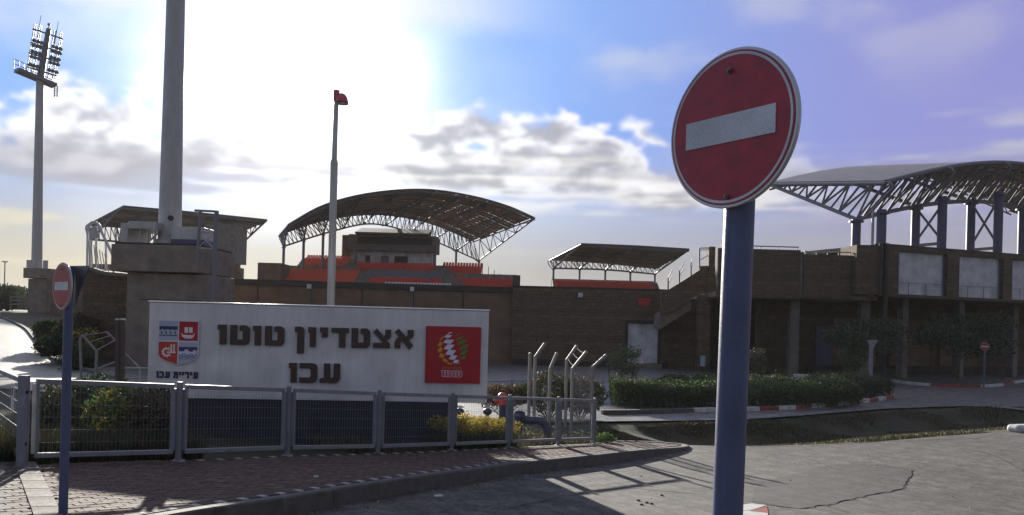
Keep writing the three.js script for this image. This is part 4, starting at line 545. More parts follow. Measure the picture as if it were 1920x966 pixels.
// ------------------------------------------------------------------ name board
{
  const TL = P(280, 565, 16.5), TR = P(917, 585, 17.15), W = Math.hypot(TR.x - TL.x, TR.z - TL.z), yaw = -Math.atan2(TR.z - TL.z, TR.x - TL.x), yTop = (TL.y + TR.y) / 2, Hh = (P(280, 565, 16.5).y - P(277, 745, 16.5).y + P(917, 585, 17.15).y - P(911, 757, 17.15).y) / 2;
  const mid = TL.clone().lerp(TR, 0.5), gy = Math.min(land(TL.x, -TL.z), land(TR.x, -TR.z)) - 0.1;
  const o = thing('name_board', 'large white name board with brown lettering on a dark plinth', 'sign board', V(TL.x, gy, TL.z), null, yaw), top = yTop - gy, bot = top - Hh;
  const opt = { local: true };
  part('board_panel', [box(0, W, bot, top, -0.34, 0, 0.012)], M.board, o, opt); part('top_edge', [box(-0.02, W + 0.02, top + 0.002, top + 0.03, -0.36, 0.02, 0.008)], M.boardEdge, o, opt);
  part('plinth', [box(W * 0.105, W * 0.912, -0.2, bot - 0.003, -0.32, -0.04)], M.plinth, o, opt);
  const L = (px, py) => { const t = 565 + (px - 280) * 20 / 637, b = 745 + (px - 277) * 12 / 634; return [(px - 279.5) / 634.5 * W, top - (py - t) / (b - t) * Hh]; };
  const put = (names, mat, thick, name = 'letter') => { for (const [n, xa, xb, ya, yb] of names) { const [x0, yy0] = L(xa, yb), [x1] = L(xb, yb), [, yy1] = L(xa, ya), w = wide(n), g = GL[n].map((pl) => slab(pl.map(([a, b]) => [x0 + a / w * (x1 - x0), yy0 + b * (yy1 - yy0)]), 0.012, thick, 0.004)); part(name, g, mat, o, opt); } };
  const z3 = (n, a, b, y0, y1) => [n, 390 + a / 4.8, 390 + b / 4.8, 590 + y0 / 4.8, 590 + y1 / 4.8];
  put([z3('vav', 75, 150, 85, 262), z3('tet', 183, 355, 88, 266), z3('vav', 383, 455, 96, 272), z3('tet', 490, 662, 98, 275), z3('nun', 755, 838, 107, 283), z3('vav', 873, 942, 110, 288), z3('yod', 978, 1048, 113, 290), z3('dalet', 1080, 1235, 117, 293), z3('tet', 1262, 1430, 120, 298), z3('tsadi', 1457, 1620, 128, 300), z3('alef', 1652, 1825, 132, 304), z3('vav', 710, 780, 432, 608), z3('kaf', 805, 963, 433, 610), z3('ayin', 985, 1167, 436, 612)], M.brown, 0.05);
  const small = ['vav', 'kaf', 'ayin', ' ', 'tav', 'yod', 'yod', 'resh', 'yod', 'ayin'], tot = small.reduce((s, n) => s + (n === ' ' ? 0.5 : wide(n) + 0.17), 0); let x = 295.6; const k = (372.5 - 295.6) / tot;
  for (const n of small) { if (n === ' ') { x += 0.5 * k; continue; } put([[n, x, x + wide(n) * k, 695 + (x - 295) * 0.026, 707.5 + (x - 295) * 0.026]], M.navy, 0.02, 'small_letter'); x += (wide(n) + 0.17) * k; }
  // town crest: shield with four quarters
  const crest = canvasMat(512, 580, (c) => {
    c.fillStyle = '#c9c6d6'; c.fillRect(0, 0, 512, 580);
    poly(c, [[262, 18], [496, 18], [496, 262], [262, 262]], '#a81226'); poly(c, [[16, 278], [250, 278], [250, 580], [16, 560]], '#b8362c'); poly(c, [[16, 18], [250, 18], [250, 262], [16, 262]], '#a3abbd'); poly(c, [[262, 278], [496, 278], [496, 560], [262, 580]], '#a9abc2');
    poly(c, [[20, 82], [246, 82], [246, 128], [226, 120], [208, 134], [180, 120], [150, 132], [120, 118], [92, 134], [60, 118], [36, 134], [20, 122]], '#20264f'); c.fillStyle = '#20264f'; for (const q of [48, 104, 160, 216]) c.fillRect(q - 8, 148, 16, 34); c.fillRect(20, 192, 226, 12);
    poly(c, [[330, 92], [374, 88], [374, 160], [330, 160]], '#ddd6d6'); poly(c, [[384, 88], [430, 92], [430, 160], [384, 160]], '#ddd6d6'); poly(c, [[290, 158], [312, 186], [430, 190], [458, 160], [444, 214], [410, 228], [330, 226], [300, 206]], '#ddd6d6'); c.strokeStyle = '#ddd6d6'; c.lineWidth = 6; for (let q = 0; q < 7; q++) { c.beginPath(); c.moveTo(334 + q * 14, 220); c.lineTo(342 + q * 14, 238); c.stroke(); }
    c.lineWidth = 18; c.beginPath(); c.arc(118, 410, 42, 0.5, 5.6); c.stroke(); for (let q = 0; q < 8; q++) { const a = 0.9 + q * 0.6; c.beginPath(); c.moveTo(118 + 48 * Math.cos(a), 410 + 48 * Math.sin(a)); c.lineTo(118 + 66 * Math.cos(a), 410 + 66 * Math.sin(a)); c.stroke(); } c.fillStyle = '#ddd6c8'; c.fillRect(118, 402, 108, 20); c.fillRect(162, 310, 20, 96); c.fillRect(196, 310, 20, 96);
    poly(c, [[266, 340], [494, 340], [494, 384], [470, 384], [470, 420], [266, 420]], '#3a2c62'); poly(c, [[266, 396], [336, 396], [336, 372], [384, 372], [384, 396], [440, 400], [440, 378], [474, 378], [474, 440], [266, 440]], '#cfcddd'); c.strokeStyle = '#353a66'; c.lineWidth = 9; for (const yy of [436, 464]) { c.beginPath(); for (let q = 266; q <= 494; q += 6) c[q === 266 ? 'moveTo' : 'lineTo'](q, yy + 9 * Math.sin((q - 266) / 14)); c.stroke(); } c.fillStyle = '#353a66'; c.fillRect(266, 488, 220, 6);
    c.fillStyle = '#d9cfd8'; c.fillRect(250, 0, 12, 580); c.fillRect(0, 264, 512, 12);
  });
  const [cx0, cyb] = L(297, 684), [cx1, cyt] = L(372, 600), sp = (u, v) => [mix(cx0, cx1, u), mix(cyt, cyb, v)], outline = [[0, 0], [1, 0], [1, 0.76], [0.94, 0.84], [0.82, 0.91], [0.64, 0.955], [0.5, 1], [0.36, 0.955], [0.18, 0.91], [0.06, 0.84], [0, 0.76]];
  const back = part('crest', [slab(outline.map(([u, v]) => sp(u, v)), 0.012, 0.03, 0.004)], std(0.62, 0.55, 0.6, 0.5), o, { ...opt, label: 'shield crest with four red and white quarters' });
  const fs = new THREE.ShapeGeometry(new THREE.Shape(outline.map(([u, v]) => new THREE.Vector2(mix(0.02, 0.98, u), 1 - mix(0.02, 0.975, v))))); { const p = fs.attributes.position, uv = fs.attributes.uv; for (let i = 0; i < p.count; i++) { uv.setXY(i, p.getX(i), p.getY(i)); const [a, b] = sp(p.getX(i), 1 - p.getY(i)); p.setXYZ(i, a, b, 0.0455); } fs.computeVertexNormals(); } part('crest_print', [fs], crest, back, { ...opt, keepUV: true });
  // square emblem
  const emb = canvasMat(700, 700, (c) => {
    c.fillStyle = '#a3101f'; c.fillRect(0, 0, 700, 700); const q = (l, f) => poly(c, l.map(([x, y]) => [x - 220, y - 148]), f);
    for (const l of [[[500, 226], [535, 212], [556, 214], [520, 234], [498, 240]], [[488, 244], [556, 258], [500, 292], [450, 276]], [[472, 306], [580, 310], [538, 362], [438, 350]], [[496, 366], [588, 372], [530, 436], [444, 428]], [[510, 436], [610, 440], [562, 502], [468, 494]], [[550, 500], [628, 506], [586, 560], [514, 550]], [[592, 556], [652, 560], [626, 604], [568, 598]], [[636, 600], [668, 588], [650, 602], [630, 608]]]) q(l, '#cfd2e2');
    for (const l of [[[438, 260], [446, 278], [408, 322], [390, 318]], [[400, 332], [432, 348], [412, 396], [366, 386]], [[402, 400], [438, 430], [400, 474], [368, 448]], [[416, 476], [464, 500], [440, 540], [388, 526]], [[446, 540], [504, 566], [492, 596], [438, 576]], [[500, 594], [568, 602], [560, 622], [498, 612]]]) q(l, '#c39a1c');
    for (const [x, y, a, b] of [[618, 244, 42, 9], [650, 288, 54, 14], [678, 336, 76, 24], [702, 400, 74, 26], [708, 466, 64, 25], [704, 526, 42, 18]]) { c.save(); c.translate(x - 220, y - 148); c.rotate(-0.42); c.fillStyle = '#2f8a28'; c.beginPath(); c.moveTo(-a, b * 0.3); c.quadraticCurveTo(-a * 0.2, -b * 1.6, a, -b * 0.3); c.quadraticCurveTo(a * 0.5, b * 1.5, -a, b * 0.3); c.fill(); c.restore(); }
    c.fillStyle = '#8d7a2a'; inkLine(c, ['ayin', 'vav', 'yod', 'samekh', 'bet', ' ', 'mem', 'qof', 'vav', 'he'], 212, 468, 502, 524); c.strokeStyle = '#cfc8d4'; c.lineWidth = 7; c.lineJoin = 'round'; inkLine(c, ['vav', 'tet', 'vav', 'tet'], 208, 482, 548, 624, true);
  });
  const [ex0, ey0] = L(793.5, 718), [ex1, ey1] = L(899.5, 615), sq = part('emblem_plate', [box(ex0, ex1, ey0, ey1, 0.004, 0.06, 0.004)], M.signRed, o, { ...opt, label: 'red square plate with a checked ball emblem' });
  part('emblem_print', [new THREE.PlaneGeometry(ex1 - ex0 - 0.012, ey1 - ey0 - 0.012).translate((ex0 + ex1) / 2, (ey0 + ey1) / 2, 0.0635)], emb, sq, { ...opt, keepUV: true });
}
// ------------------------------------------------------------------ mesh fences
function fencePanel(a, b, h, base, parent) {                     // a, b: [x, Z] of the panel ends
  const y = (p) => base(p[0], p[1]), A = V(a[0], y(a), -a[1]), B = V(b[0], y(b), -b[1]), up = (p, k) => V(p.x, p.y + k, p.z), lo = 0.13, f = 0.062;
  const fr = part('panel_frame', [beam(up(A, h - f / 2), up(B, h - f / 2), f, f, 0.006), beam(up(A, lo), up(B, lo), f, f, 0.006), beam(up(A, lo + 0.02), up(A, h - f), f, f, 0.006), beam(up(B, lo + 0.02), up(B, h - f), f, f, 0.006)], M.galv, parent);
  const g = [], n = Math.round(A.distanceTo(B) / 0.052); for (let k = 1; k < n; k++) { const p = A.clone().lerp(B, k / n); g.push(rod(up(p, lo), up(p, h - f), 0.0019, 4)); } for (let k = 1; k < 6; k++) g.push(rod(up(A, mix(lo, h, k / 6)), up(B, mix(lo, h, k / 6)), 0.0024, 4));
  part('wire_mesh', g, M.wire, fr, { kind: 'stuff' });
}
function post(p, h, base, parent, r = 0.034) { const y = base(p[0], p[1]), q = part('post', [beam(V(p[0], y - 0.03, -p[1]), V(p[0], y + h, -p[1]), r * 2, r * 2, 0.008)], M.galv, parent); part('base_plate', [box(p[0] - 0.075, p[0] + 0.075, y - 0.012, y + 0.012, -p[1] - 0.075, -p[1] + 0.075)], M.galv, q); part('clip', [box(p[0] - 0.05, p[0] + 0.05, y + h * 0.24, y + h * 0.27, -p[1] - 0.01, -p[1] + 0.042), box(p[0] - 0.05, p[0] + 0.05, y + h * 0.8, y + h * 0.83, -p[1] - 0.01, -p[1] + 0.042)], M.galv, q); }
{
  const H = 1.10, o = thing('mesh_fence', 'galvanised mesh panel fence in front of the name board', 'fence', V(posts[3][0], walk(...posts[3]), -posts[3][1]));
  const first = [dir(66, 780)[0] * 9.9, 9.9], all = [first, ...posts];
  for (const p of posts) post(p, H + 0.015, walk, o);
  for (let i = 0; i + 1 < all.length; i++) { const a = all[i], b = all[i + 1], L = Math.hypot(b[0] - a[0], b[1] - a[1]), t = 0.085 / L, q = (k) => [mix(a[0], b[0], k), mix(a[1], b[1], k)]; fencePanel(q(i ? t : 0), q(1 - t), H - 0.02, walk, o); }
  const c = [dir(43, 790)[0] * 9.75, 9.75], e = [c[0] - 3.4, c[1] + 4.2], o2 = thing('mesh_fence', 'galvanised mesh fence running away at the left edge', 'fence', V(c[0], walk(...c), -c[1])); post(c, H + 0.02, walk, o2, 0.05); post(e, H, walk, o2); const L = Math.hypot(e[0] - c[0], e[1] - c[1]), t = 0.09 / L; fencePanel([mix(c[0], e[0], t), mix(c[1], e[1], t)], [mix(c[0], e[0], 1 - t), mix(c[1], e[1], 1 - t)], H - 0.02, walk, o2);
  // small notice tied to the left fence
  const k = 0.145, nx = mix(c[0], e[0], k), nz = mix(c[1], e[1], k), ny = walk(nx, nz) + 0.8, d = V(e[0] - c[0], 0, -(e[1] - c[1])).normalize(), n = thing('notice', 'small white notice with a dark mark tied to the left fence', 'sign', V(nx, ny, -nz));
  const pl = (w, h, dz, dy = 0) => { const g = new THREE.BoxGeometry(w, h, 0.006); g.applyMatrix4(new THREE.Matrix4().makeBasis(d, UP, d.clone().cross(UP))); return g.translate(nx + d.clone().cross(UP).x * dz, ny + dy, -nz + d.clone().cross(UP).z * dz); };
  const sgn = d.clone().cross(UP).z > 0 ? 1 : -1; part('plate', [pl(0.22, 0.34, 0.02 * sgn)], M.signWhite, n); part('mark', [pl(0.07, 0.1, 0.026 * sgn, 0.06)], M.brown, n); part('tie', [pl(0.02, 0.02, 0.01 * sgn, 0.15)], M.dark, n);
}
// ------------------------------------------------------------------ no entry signs
function noEntry(name, label, c, D, yawN, gy, poleR, poleOff, group, lean = 0) {
  const n = V(Math.sin(yawN), 0, Math.cos(yawN)), o = thing(name, label, 'traffic sign', V(c.x - n.x * poleOff, gy, c.z - n.z * poleOff), group), R = D / 2;
  const face = (g) => g.applyMatrix4(new THREE.Matrix4().makeBasis(UP.clone().cross(n).normalize(), UP, n)).translate(c.x, c.y, c.z), disc = (r, z, t = 0.0016) => face(new THREE.CylinderGeometry(r, r, t, 72).rotateX(Math.PI / 2).translate(0, 0, z)), ring = (a, b, z) => face(new THREE.RingGeometry(a, b, 96).translate(0, 0, z));
  part('pole', [rod(V(c.x - n.x * poleOff - lean * (c.y - gy + 0.1), gy - 0.1, c.z - n.z * poleOff), V(c.x - n.x * poleOff, c.y + R * 0.8, c.z - n.z * poleOff), poleR, 32)], M.pole, o); part('pole_cap', [rod(V(c.x - n.x * poleOff, c.y + R * 0.8 + 0.001, c.z - n.z * poleOff), V(c.x - n.x * poleOff, c.y + R * 0.83, c.z - n.z * poleOff), poleR * 1.06, 24)], M.pole, o);
  const d = part('sign_disc', [face(new THREE.LatheGeometry([[0, -0.012], [R * 0.985, -0.012], [R, -0.009], [R, 0.0], [R * 0.988, 0.003], [0, 0.003]].map(([x, y]) => new THREE.Vector2(x, y)), 96).rotateX(Math.PI / 2))], M.rim, o);
  part('red_face', [disc(R * 0.962, 0.0042)], M.signRed, d); part('white_ring', [ring(R * 0.905, R * 0.938, 0.0056)], M.signWhite, d);
  part('white_bar', [face(box(-R * 0.70, R * 0.70, -R * 0.175, R * 0.175, 0.0046, 0.0075))], M.signWhite, d);
  for (const y of [R * 0.72, -R * 0.86]) part('bolt', [face(new THREE.CylinderGeometry(R * 0.034, R * 0.042, 0.008, 8).rotateX(Math.PI / 2).translate(0.0, y, 0.008)), face(new THREE.CylinderGeometry(R * 0.02, R * 0.02, 0.014, 6).rotateX(Math.PI / 2).translate(0, y, 0.01))], M.bolt, d);
  part('bracket', [R * 0.6, -R * 0.6].map((y) => face(box(-0.05, 0.05, y - 0.015, y + 0.015, -poleOff, -0.0125))), M.galv, o);
  return o;
}
{
  const Z = 2.15, c = P(1369, 241, Z); noEntry('no_entry_sign', 'large close red no entry sign on a blue pole', c, 0.428, -0.955, land(c.x, Z), 0.041, 0.055, 'no entry signs', 0.014);
  const Z2 = 7.4, c2 = P(116, 536.5, Z2), o = noEntry('no_entry_sign', 'red no entry sign at the left in front of the fence', c2, 0.438, -0.70, walk(c2.x, Z2), 0.04, 0.06, 'no entry signs');
  const g = slab([[-0.21, 0.19], [0.21, 0.19], [0.225, 0.165], [0.02, -0.195], [-0.02, -0.195], [-0.225, 0.165]], 0, 0.012).rotateY(-0.48).translate(c2.x + 0.045, c2.y + 0.005, c2.z - 0.115); part('yield_sign_back', [g], M.signBack, o, { label: 'dark back of a triangular sign on the same pole' });
  const Z3 = 46, c3 = P(1847, 650, Z3), r3 = noEntry('no_entry_sign', 'tiny distant red no entry sign under the building at the right', c3, 0.46, -0.5, FLAT, 0.05, 0.06, 'no entry signs');
}
// ------------------------------------------------------------------ plants
class Leaves {
  constructor(seed) { this.p = []; this.c = []; this.r = rng(seed); }
  leaf(x, y, z, L, w, c, upBias = 0) {
    const r = this.r, a = V(r() - 0.5, r() - 0.5 + upBias, r() - 0.5).normalize(), b = V(r() - 0.5, r() - 0.5, r() - 0.5).cross(a).normalize(), n = a.clone().cross(b), k = 0.75 + 0.5 * r();
    const A = [x, y, z], T = [x + a.x * L, y + a.y * L, z + a.z * L], f = 0.45 * L, h = 0.12 * L, Lf = [x + a.x * f + b.x * w + n.x * h, y + a.y * f + b.y * w + n.y * h, z + a.z * f + b.z * w + n.z * h], R = [x + a.x * f - b.x * w + n.x * h, y + a.y * f - b.y * w + n.y * h, z + a.z * f - b.z * w + n.z * h];
    this.p.push(...A, ...Lf, ...T, ...A, ...T, ...R); for (let i = 0; i < 6; i++) this.c.push(c[0] * k, c[1] * k, c[2] * k);
  }
  blade(x, y, z, h, w, c, lean = 0.35) {
    const r = this.r, t = r() * 6.283, lx = (r() - 0.5) * lean * h * 2, lz = (r() - 0.5) * lean * h * 2, cx = Math.cos(t) * w, cz = Math.sin(t) * w, k = 0.7 + 0.6 * r(), m = 0.55;
    const a = [x - cx, y, z - cz], b = [x + cx, y, z + cz], d = [x - cx * 0.7 + lx * 0.35, y + h * m, z - cz * 0.7 + lz * 0.35], e = [x + cx * 0.7 + lx * 0.35, y + h * m, z + cz * 0.7 + lz * 0.35], f = [x + lx, y + h * (1 - 0.12 * r()), z + lz];
    this.p.push(...a, ...b, ...e, ...a, ...e, ...d, ...d, ...e, ...f); for (let i = 0; i < 9; i++) this.c.push(c[0] * k, c[1] * k, c[2] * k);
  }
  geo() { return tri(this.p, null, this.c); }
}
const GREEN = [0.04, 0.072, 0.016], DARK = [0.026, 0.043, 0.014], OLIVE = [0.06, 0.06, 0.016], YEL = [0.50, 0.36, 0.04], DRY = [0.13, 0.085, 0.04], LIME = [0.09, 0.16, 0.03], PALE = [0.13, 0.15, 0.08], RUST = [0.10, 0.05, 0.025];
const pick = (r, list) => list[(r() * list.length) | 0];
function ball(lv, cx, cy, cz, rx, ry, rz, n, L, cols, seed = 1, shell = 0.45) {
  const r = lv.r; for (let i = 0; i < n; i++) { const t = r() * 6.283, v = r() * 2 - 1, s = Math.sqrt(1 - v * v), q = shell + (1 - shell) * Math.sqrt(r()), lump = 0.72 + 0.5 * vnoise(Math.cos(t) * s * 2.2 + 9 + cx, v * 2.2 + Math.sin(t) * s * 2.2 + 9, seed); const k = q * lump; lv.leaf(cx + rx * k * Math.cos(t) * s, cy + ry * k * v, cz + rz * k * Math.sin(t) * s, L * (0.6 + 0.8 * r()), L * 0.3, pick(r, cols), 0.15); }
}
// clipped hedge: a box of leaves with an uneven top; a twig core keeps it dense
function hedge(label, line, width, hgt, n, L, cols, seed, group) {
  const c = new THREE.CatmullRomCurve3(line.map(([x, Z]) => V(x, land(x, Z), -Z))), m = c.getPoint(0.5), o = thing('hedge', label, 'hedge', m, group), lv = new Leaves(seed), r = lv.r, core = [];
  for (let i = 0; i < n; i++) { const t = r(), p = c.getPoint(t), d = c.getTangent(t), s = V(d.z, 0, -d.x); const a = (r() < 0.45 ? r() - 0.5 : (r() < 0.75 ? 0.5 : -0.5) * (0.8 + 0.22 * r() + 0.2 * (vnoise(t * 30, r() * 4, seed) - 0.5))) * width, top = hgt * (0.62 + 0.62 * fbm(t * 11, a * 0.8 + seed, seed, 4)) * (1 - 0.28 * Math.pow(Math.abs(a / width * 2), 3)) * (r() < 0.03 ? 1.18 : 1), h = top * Math.pow(r(), 0.55); lv.leaf(p.x + s.x * a, p.y + h, p.z + s.z * a, L * (0.6 + 0.8 * r()), L * 0.32, pick(r, cols), 0.3); }
  for (let k = 0; k < 260; k++) { const t = r(), p = c.getPoint(t), d = c.getTangent(t), s = V(d.z, 0, -d.x), a = (r() - 0.5) * 0.5 * width, e = a + (r() - 0.5) * 0.5 * width, f = (r() - 0.5) * 0.4; core.push(rod(V(p.x + s.x * a, p.y - 0.05, p.z + s.z * a), V(p.x + s.x * e + d.x * f, p.y + hgt * (0.5 + 0.35 * r()), p.z + s.z * e + d.z * f), 0.014, 4, 0.006)); }
  part('twigs', core, M.bark, o); part('foliage', [lv.geo()], leafMat, o); return o;
}
{
  const hl = [[1135, 765], [1230, 768], [1330, 769], [1440, 768], [1540, 765], [1590, 760]].map(([x, y]) => onFlat(x, y + 6)).map(([x, Z]) => [x + 0.5, Z + 2.3]);
  hedge('long clipped green hedge with bright leafy top behind the near pole', hl, 2.3, 1.16, 60000, 0.085, [GREEN, GREEN, LIME, DARK, OLIVE], 101, 'hedges on the island');
  hedge('short dark hedge at the right end of the island', [onFlat(1545, 752), onFlat(1600, 752), onFlat(1655, 748)].map(([x, Z]) => [x, Z + 1.2]), 2.2, 1.15, 18000, 0.085, [DARK, GREEN, DARK], 103, 'hedges on the island');
  hedge('low dark hedge strip behind the long hedge', [onFlat(1250, 742), onFlat(1330, 742), onFlat(1420, 740)].map(([x, Z]) => [x, Z + 1]), 1.4, 0.95, 11000, 0.085, [DARK, GREEN, GREEN, LIME], 105, 'hedges on the island');
  // left island bushes
  const bush = (label, px, py, Z, rx, ry, n, L, cols, seed, group) => { const p = P(px, py, Z), gy = land(p.x, Z) - 0.05, o = thing('bush', label, 'bush', V(p.x, gy, p.z), group), lv = new Leaves(seed); ball(lv, p.x, Math.max(p.y, gy + ry * 0.7), p.z, rx, ry, rx, n, L, cols, seed); part('foliage', [lv.geo()], leafMat, o); part('stems', Array.from({ length: 5 }, (_, k) => rod(V(p.x + (k - 2) * 0.04, gy, p.z), V(p.x + (k - 2) * rx * 0.3, gy + ry, p.z + (k % 2 - 0.5) * rx * 0.5), 0.025, 5, 0.01)), M.bark, o); return o; };
  bush('dark round bush by the left service road kerb', 92, 622, 52, 1.1, 0.8, 4200, 0.16, [DARK, GREEN, GREEN], 111, 'bushes on the left island'); bush('reddish bush beneath the left no entry disc', 143, 618, 49, 1.2, 1.1, 3800, 0.16, [RUST, GREEN, OLIVE], 113, 'bushes on the left island');
  bush('low dark bush in the middle of the left island', 102, 650, 45, 1.0, 0.6, 3600, 0.15, [DARK, GREEN], 115, 'bushes on the left island'); bush('low bush nearest the slanted frame on the left island', 150, 672, 42, 1.0, 0.75, 3000, 0.14, [GREEN, OLIVE, DARK], 117, 'bushes on the left island'); bush('yellow green bush right of the left sign pole', 158, 645, 45, 1.0, 0.9, 3000, 0.15, [OLIVE, GREEN, YEL], 119, 'bushes on the left island');
  bush('broad leafy green weed bush behind the first fence panel', 200, 792, 11.9, 0.36, 0.46, 2600, 0.07, [LIME, LIME, GREEN, YEL], 121); bush('tall thin weed beside the crest end of the board', 228, 762, 12.3, 0.2, 0.42, 900, 0.06, [LIME, GREEN, YEL], 123);
  for (const [px, py, Z, rx, ry, c, l] of [[95, 790, 12.0, 0.5, 0.5, [DARK, GREEN, RUST], 'dark weed clump behind the fence by the left sign pole'], [140, 775, 12.8, 0.55, 0.55, [DARK, GREEN, OLIVE], 'dark weed clump right of the left sign pole'], [262, 790, 12.2, 0.45, 0.42, [RUST, OLIVE, DRY], 'rusty weed clump at the right of the first fence panel'], [300, 800, 12.4, 0.4, 0.36, [DARK, OLIVE, RUST], 'small dark weed clump under the crest end of the board'], [180, 760, 13.6, 0.6, 0.5, [DARK, DARK, GREEN], 'low dark weed clump behind the leafy weed bush'], [285, 768, 13.8, 0.55, 0.4, [DARK, GREEN, RUST], 'far weed clump below the town name lettering']]) bush(l, px, py, Z, rx, ry, 2600, 0.07, c, 200 + px, 'weed clumps behind the first fence panel');
  bush('rusty green shrub right of the bent posts', 1088, 742, 27, 0.9, 0.62, 3200, 0.1, [RUST, OLIVE, GREEN], 125, 'shrubs beyond the fence'); bush('rusty green shrub among the bent posts', 1030, 738, 27, 1.0, 0.66, 3400, 0.1, [RUST, GREEN, OLIVE, DARK], 127, 'shrubs beyond the fence'); bush('low dry shrub beside the right end of the board', 945, 744, 27, 0.85, 0.4, 2400, 0.1, [RUST, OLIVE, DRY], 129, 'shrubs beyond the fence');
  bush('small pale shrub in front of the dark wall', 1598, 668, 47, 0.8, 0.9, 1500, 0.14, [PALE, GREEN], 131);
  // yellow flowers behind the fence
  const fl = thing('flower_bed', 'dense yellow flowering weeds behind the fence right of the board', 'flowers', V(posts[3][0] + 0.1, walk(...posts[3]) - 0.3, -posts[3][1] - 0.8)), lv = new Leaves(141), lf = new Leaves(142); const r = lv.r;
  for (let i = 0; i < 5200; i++) { const t = r(), d = 0.35 + r() * 1.1, ex = mix(posts[3][0] + fdir.x * 0.75, posts[4][0] + fdir.x * 0.85, t) + fback.x * d, ez = mix(posts[3][1] + fdir.y * 0.75, posts[4][1] + fdir.y * 0.85, t) + fback.y * d, gy = land(ex, ez) - 0.05, h = 0.55 + 0.35 * fbm(ex * 2, ez * 2, 3, 3); lv.blade(ex, gy, -ez, h * (0.5 + 0.5 * r()), 0.008, pick(r, [GREEN, OLIVE, LIME, LIME, DRY])); if (r() < 0.5) for (let k = 0; k < 3; k++) lf.leaf(ex + (r() - 0.5) * 0.1, gy + h * (0.7 + 0.35 * r()), -ez + (r() - 0.5) * 0.1, 0.042, 0.018, r() < 0.7 ? YEL : LIME); }
  part('stems', [lv.geo()], leafMat, fl); part('flower_heads', [lf.geo()], leafMat, fl);
  // grass: verge behind the fence, right verge, at the foot of the fence
  const grass = (name, label, n, at, hh, cols, seed, w = 0.006) => { const g = new Leaves(seed), q = g.r; for (let i = 0; i < n; i++) { const [x, Z, k = 1] = at(q); if (x === null) continue; g.blade(x, land(x, Z) - 0.06, -Z, hh * k * (0.5 + q()), w * (1 + Z / 14), pick(q, cols), 0.5); } const m = part(name, [g.geo()], leafMat, null); tag(m, label, 'grass', null, 'stuff'); return m; };
  const along = (q, t0, t1, d0, d1) => { const t = mix(t0, t1, q()), d = mix(d0, d1, q() * q()); return [posts[0][0] + (posts[6][0] - posts[0][0]) * t + fback.x * d, posts[0][1] + (posts[6][1] - posts[0][1]) * t + fback.y * d]; };
  grass('tall_grass', 'tall dry weeds behind the fence left of the board', 17000, (q) => along(q, -0.28, 0.06, 0.5, 3.8), 0.50, [GREEN, OLIVE, DARK, DRY, RUST, GREEN], 151, 0.005); grass('fence_grass', 'thin grass along the foot of the fence', 9000, (q) => along(q, -0.2, 1.0, 0.05, 0.55), 0.14, [LIME, GREEN, OLIVE, DRY], 153, 0.005);
  grass('weed_grass', 'dry low weeds around the pipes and bent posts', 9000, (q) => along(q, 0.42, 1.12, 0.4, 7), 0.24, [RUST, DRY, OLIVE, GREEN], 155);
  const v0 = [onFlat(1125, 828), onFlat(1310, 835), onFlat(1420, 837), onFlat(1560, 833), onFlat(1740, 819), onFlat(1930, 805)], v1 = [onFlat(1122, 793), onFlat(1300, 790), onFlat(1400, 788), onFlat(1560, 777), onFlat(1700, 766), onFlat(1930, 760)];
  grass('verge_grass', 'short dark grass verge between the two roads', 60000, (q) => { const s = q() * 4.999, i = s | 0, f = s - i, t = 0.02 + 0.97 * q(), a = [mix(v0[i][0], v0[i + 1][0], f), mix(v0[i][1], v0[i + 1][1], f)], b = [mix(v1[i][0], v1[i + 1][0], f), mix(v1[i][1], v1[i + 1][1], f)]; const x = mix(a[0], b[0], t), Z = mix(a[1], b[1], t); const g = fbm(x / 2.5, Z / 1.6, 8, 4); return g < 0.40 ? [null, 0] : [x, Z, 0.3 + 1.4 * ss(0.4, 0.7, g)]; }, 0.065, [OLIVE, GREEN, DRY, DARK, RUST], 157, 0.005);
  bush('bright green weed tuft at the end of the fence', 1134, 822, 20.2, 0.28, 0.13, 500, 0.06, [LIME, LIME, GREEN], 161);
}
// young trees on the island and dark trees under the building
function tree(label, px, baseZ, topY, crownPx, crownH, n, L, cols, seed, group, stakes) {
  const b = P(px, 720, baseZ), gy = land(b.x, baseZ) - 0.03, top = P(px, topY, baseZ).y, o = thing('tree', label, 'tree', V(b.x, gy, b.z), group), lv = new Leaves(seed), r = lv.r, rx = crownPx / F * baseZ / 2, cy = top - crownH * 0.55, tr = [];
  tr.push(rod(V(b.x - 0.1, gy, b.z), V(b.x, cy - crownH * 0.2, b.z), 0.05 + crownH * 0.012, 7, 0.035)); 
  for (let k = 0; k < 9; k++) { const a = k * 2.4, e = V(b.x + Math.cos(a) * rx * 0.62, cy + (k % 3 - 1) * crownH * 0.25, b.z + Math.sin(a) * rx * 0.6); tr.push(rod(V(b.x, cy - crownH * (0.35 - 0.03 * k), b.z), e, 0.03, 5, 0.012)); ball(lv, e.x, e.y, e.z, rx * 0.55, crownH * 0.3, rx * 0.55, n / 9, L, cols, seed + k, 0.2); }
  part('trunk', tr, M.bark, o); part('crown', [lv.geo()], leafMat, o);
  if (stakes) for (const [d, t] of [[-0.55, 0.16], [0.38, -0.12]]) { const s = thing('tree_stake', d < 0 ? 'thin dark stake left of the young tree by the doors' : 'thin dark stake right of the young tree by the doors', 'stake', V(b.x + d, gy, b.z + 0.2), 'stakes of the young tree'); part('stake', [rod(V(b.x + d, gy - 0.1, b.z + 0.2), V(b.x + d - t, gy + 1.25, b.z + 0.2), 0.03, 6)], M.wood, s); part('tie', [rod(V(b.x + d - t * 0.8, gy + 1.0, b.z + 0.2), V(b.x - 0.03, gy + 1.0, b.z), 0.012, 5)], M.dark, s); }
}
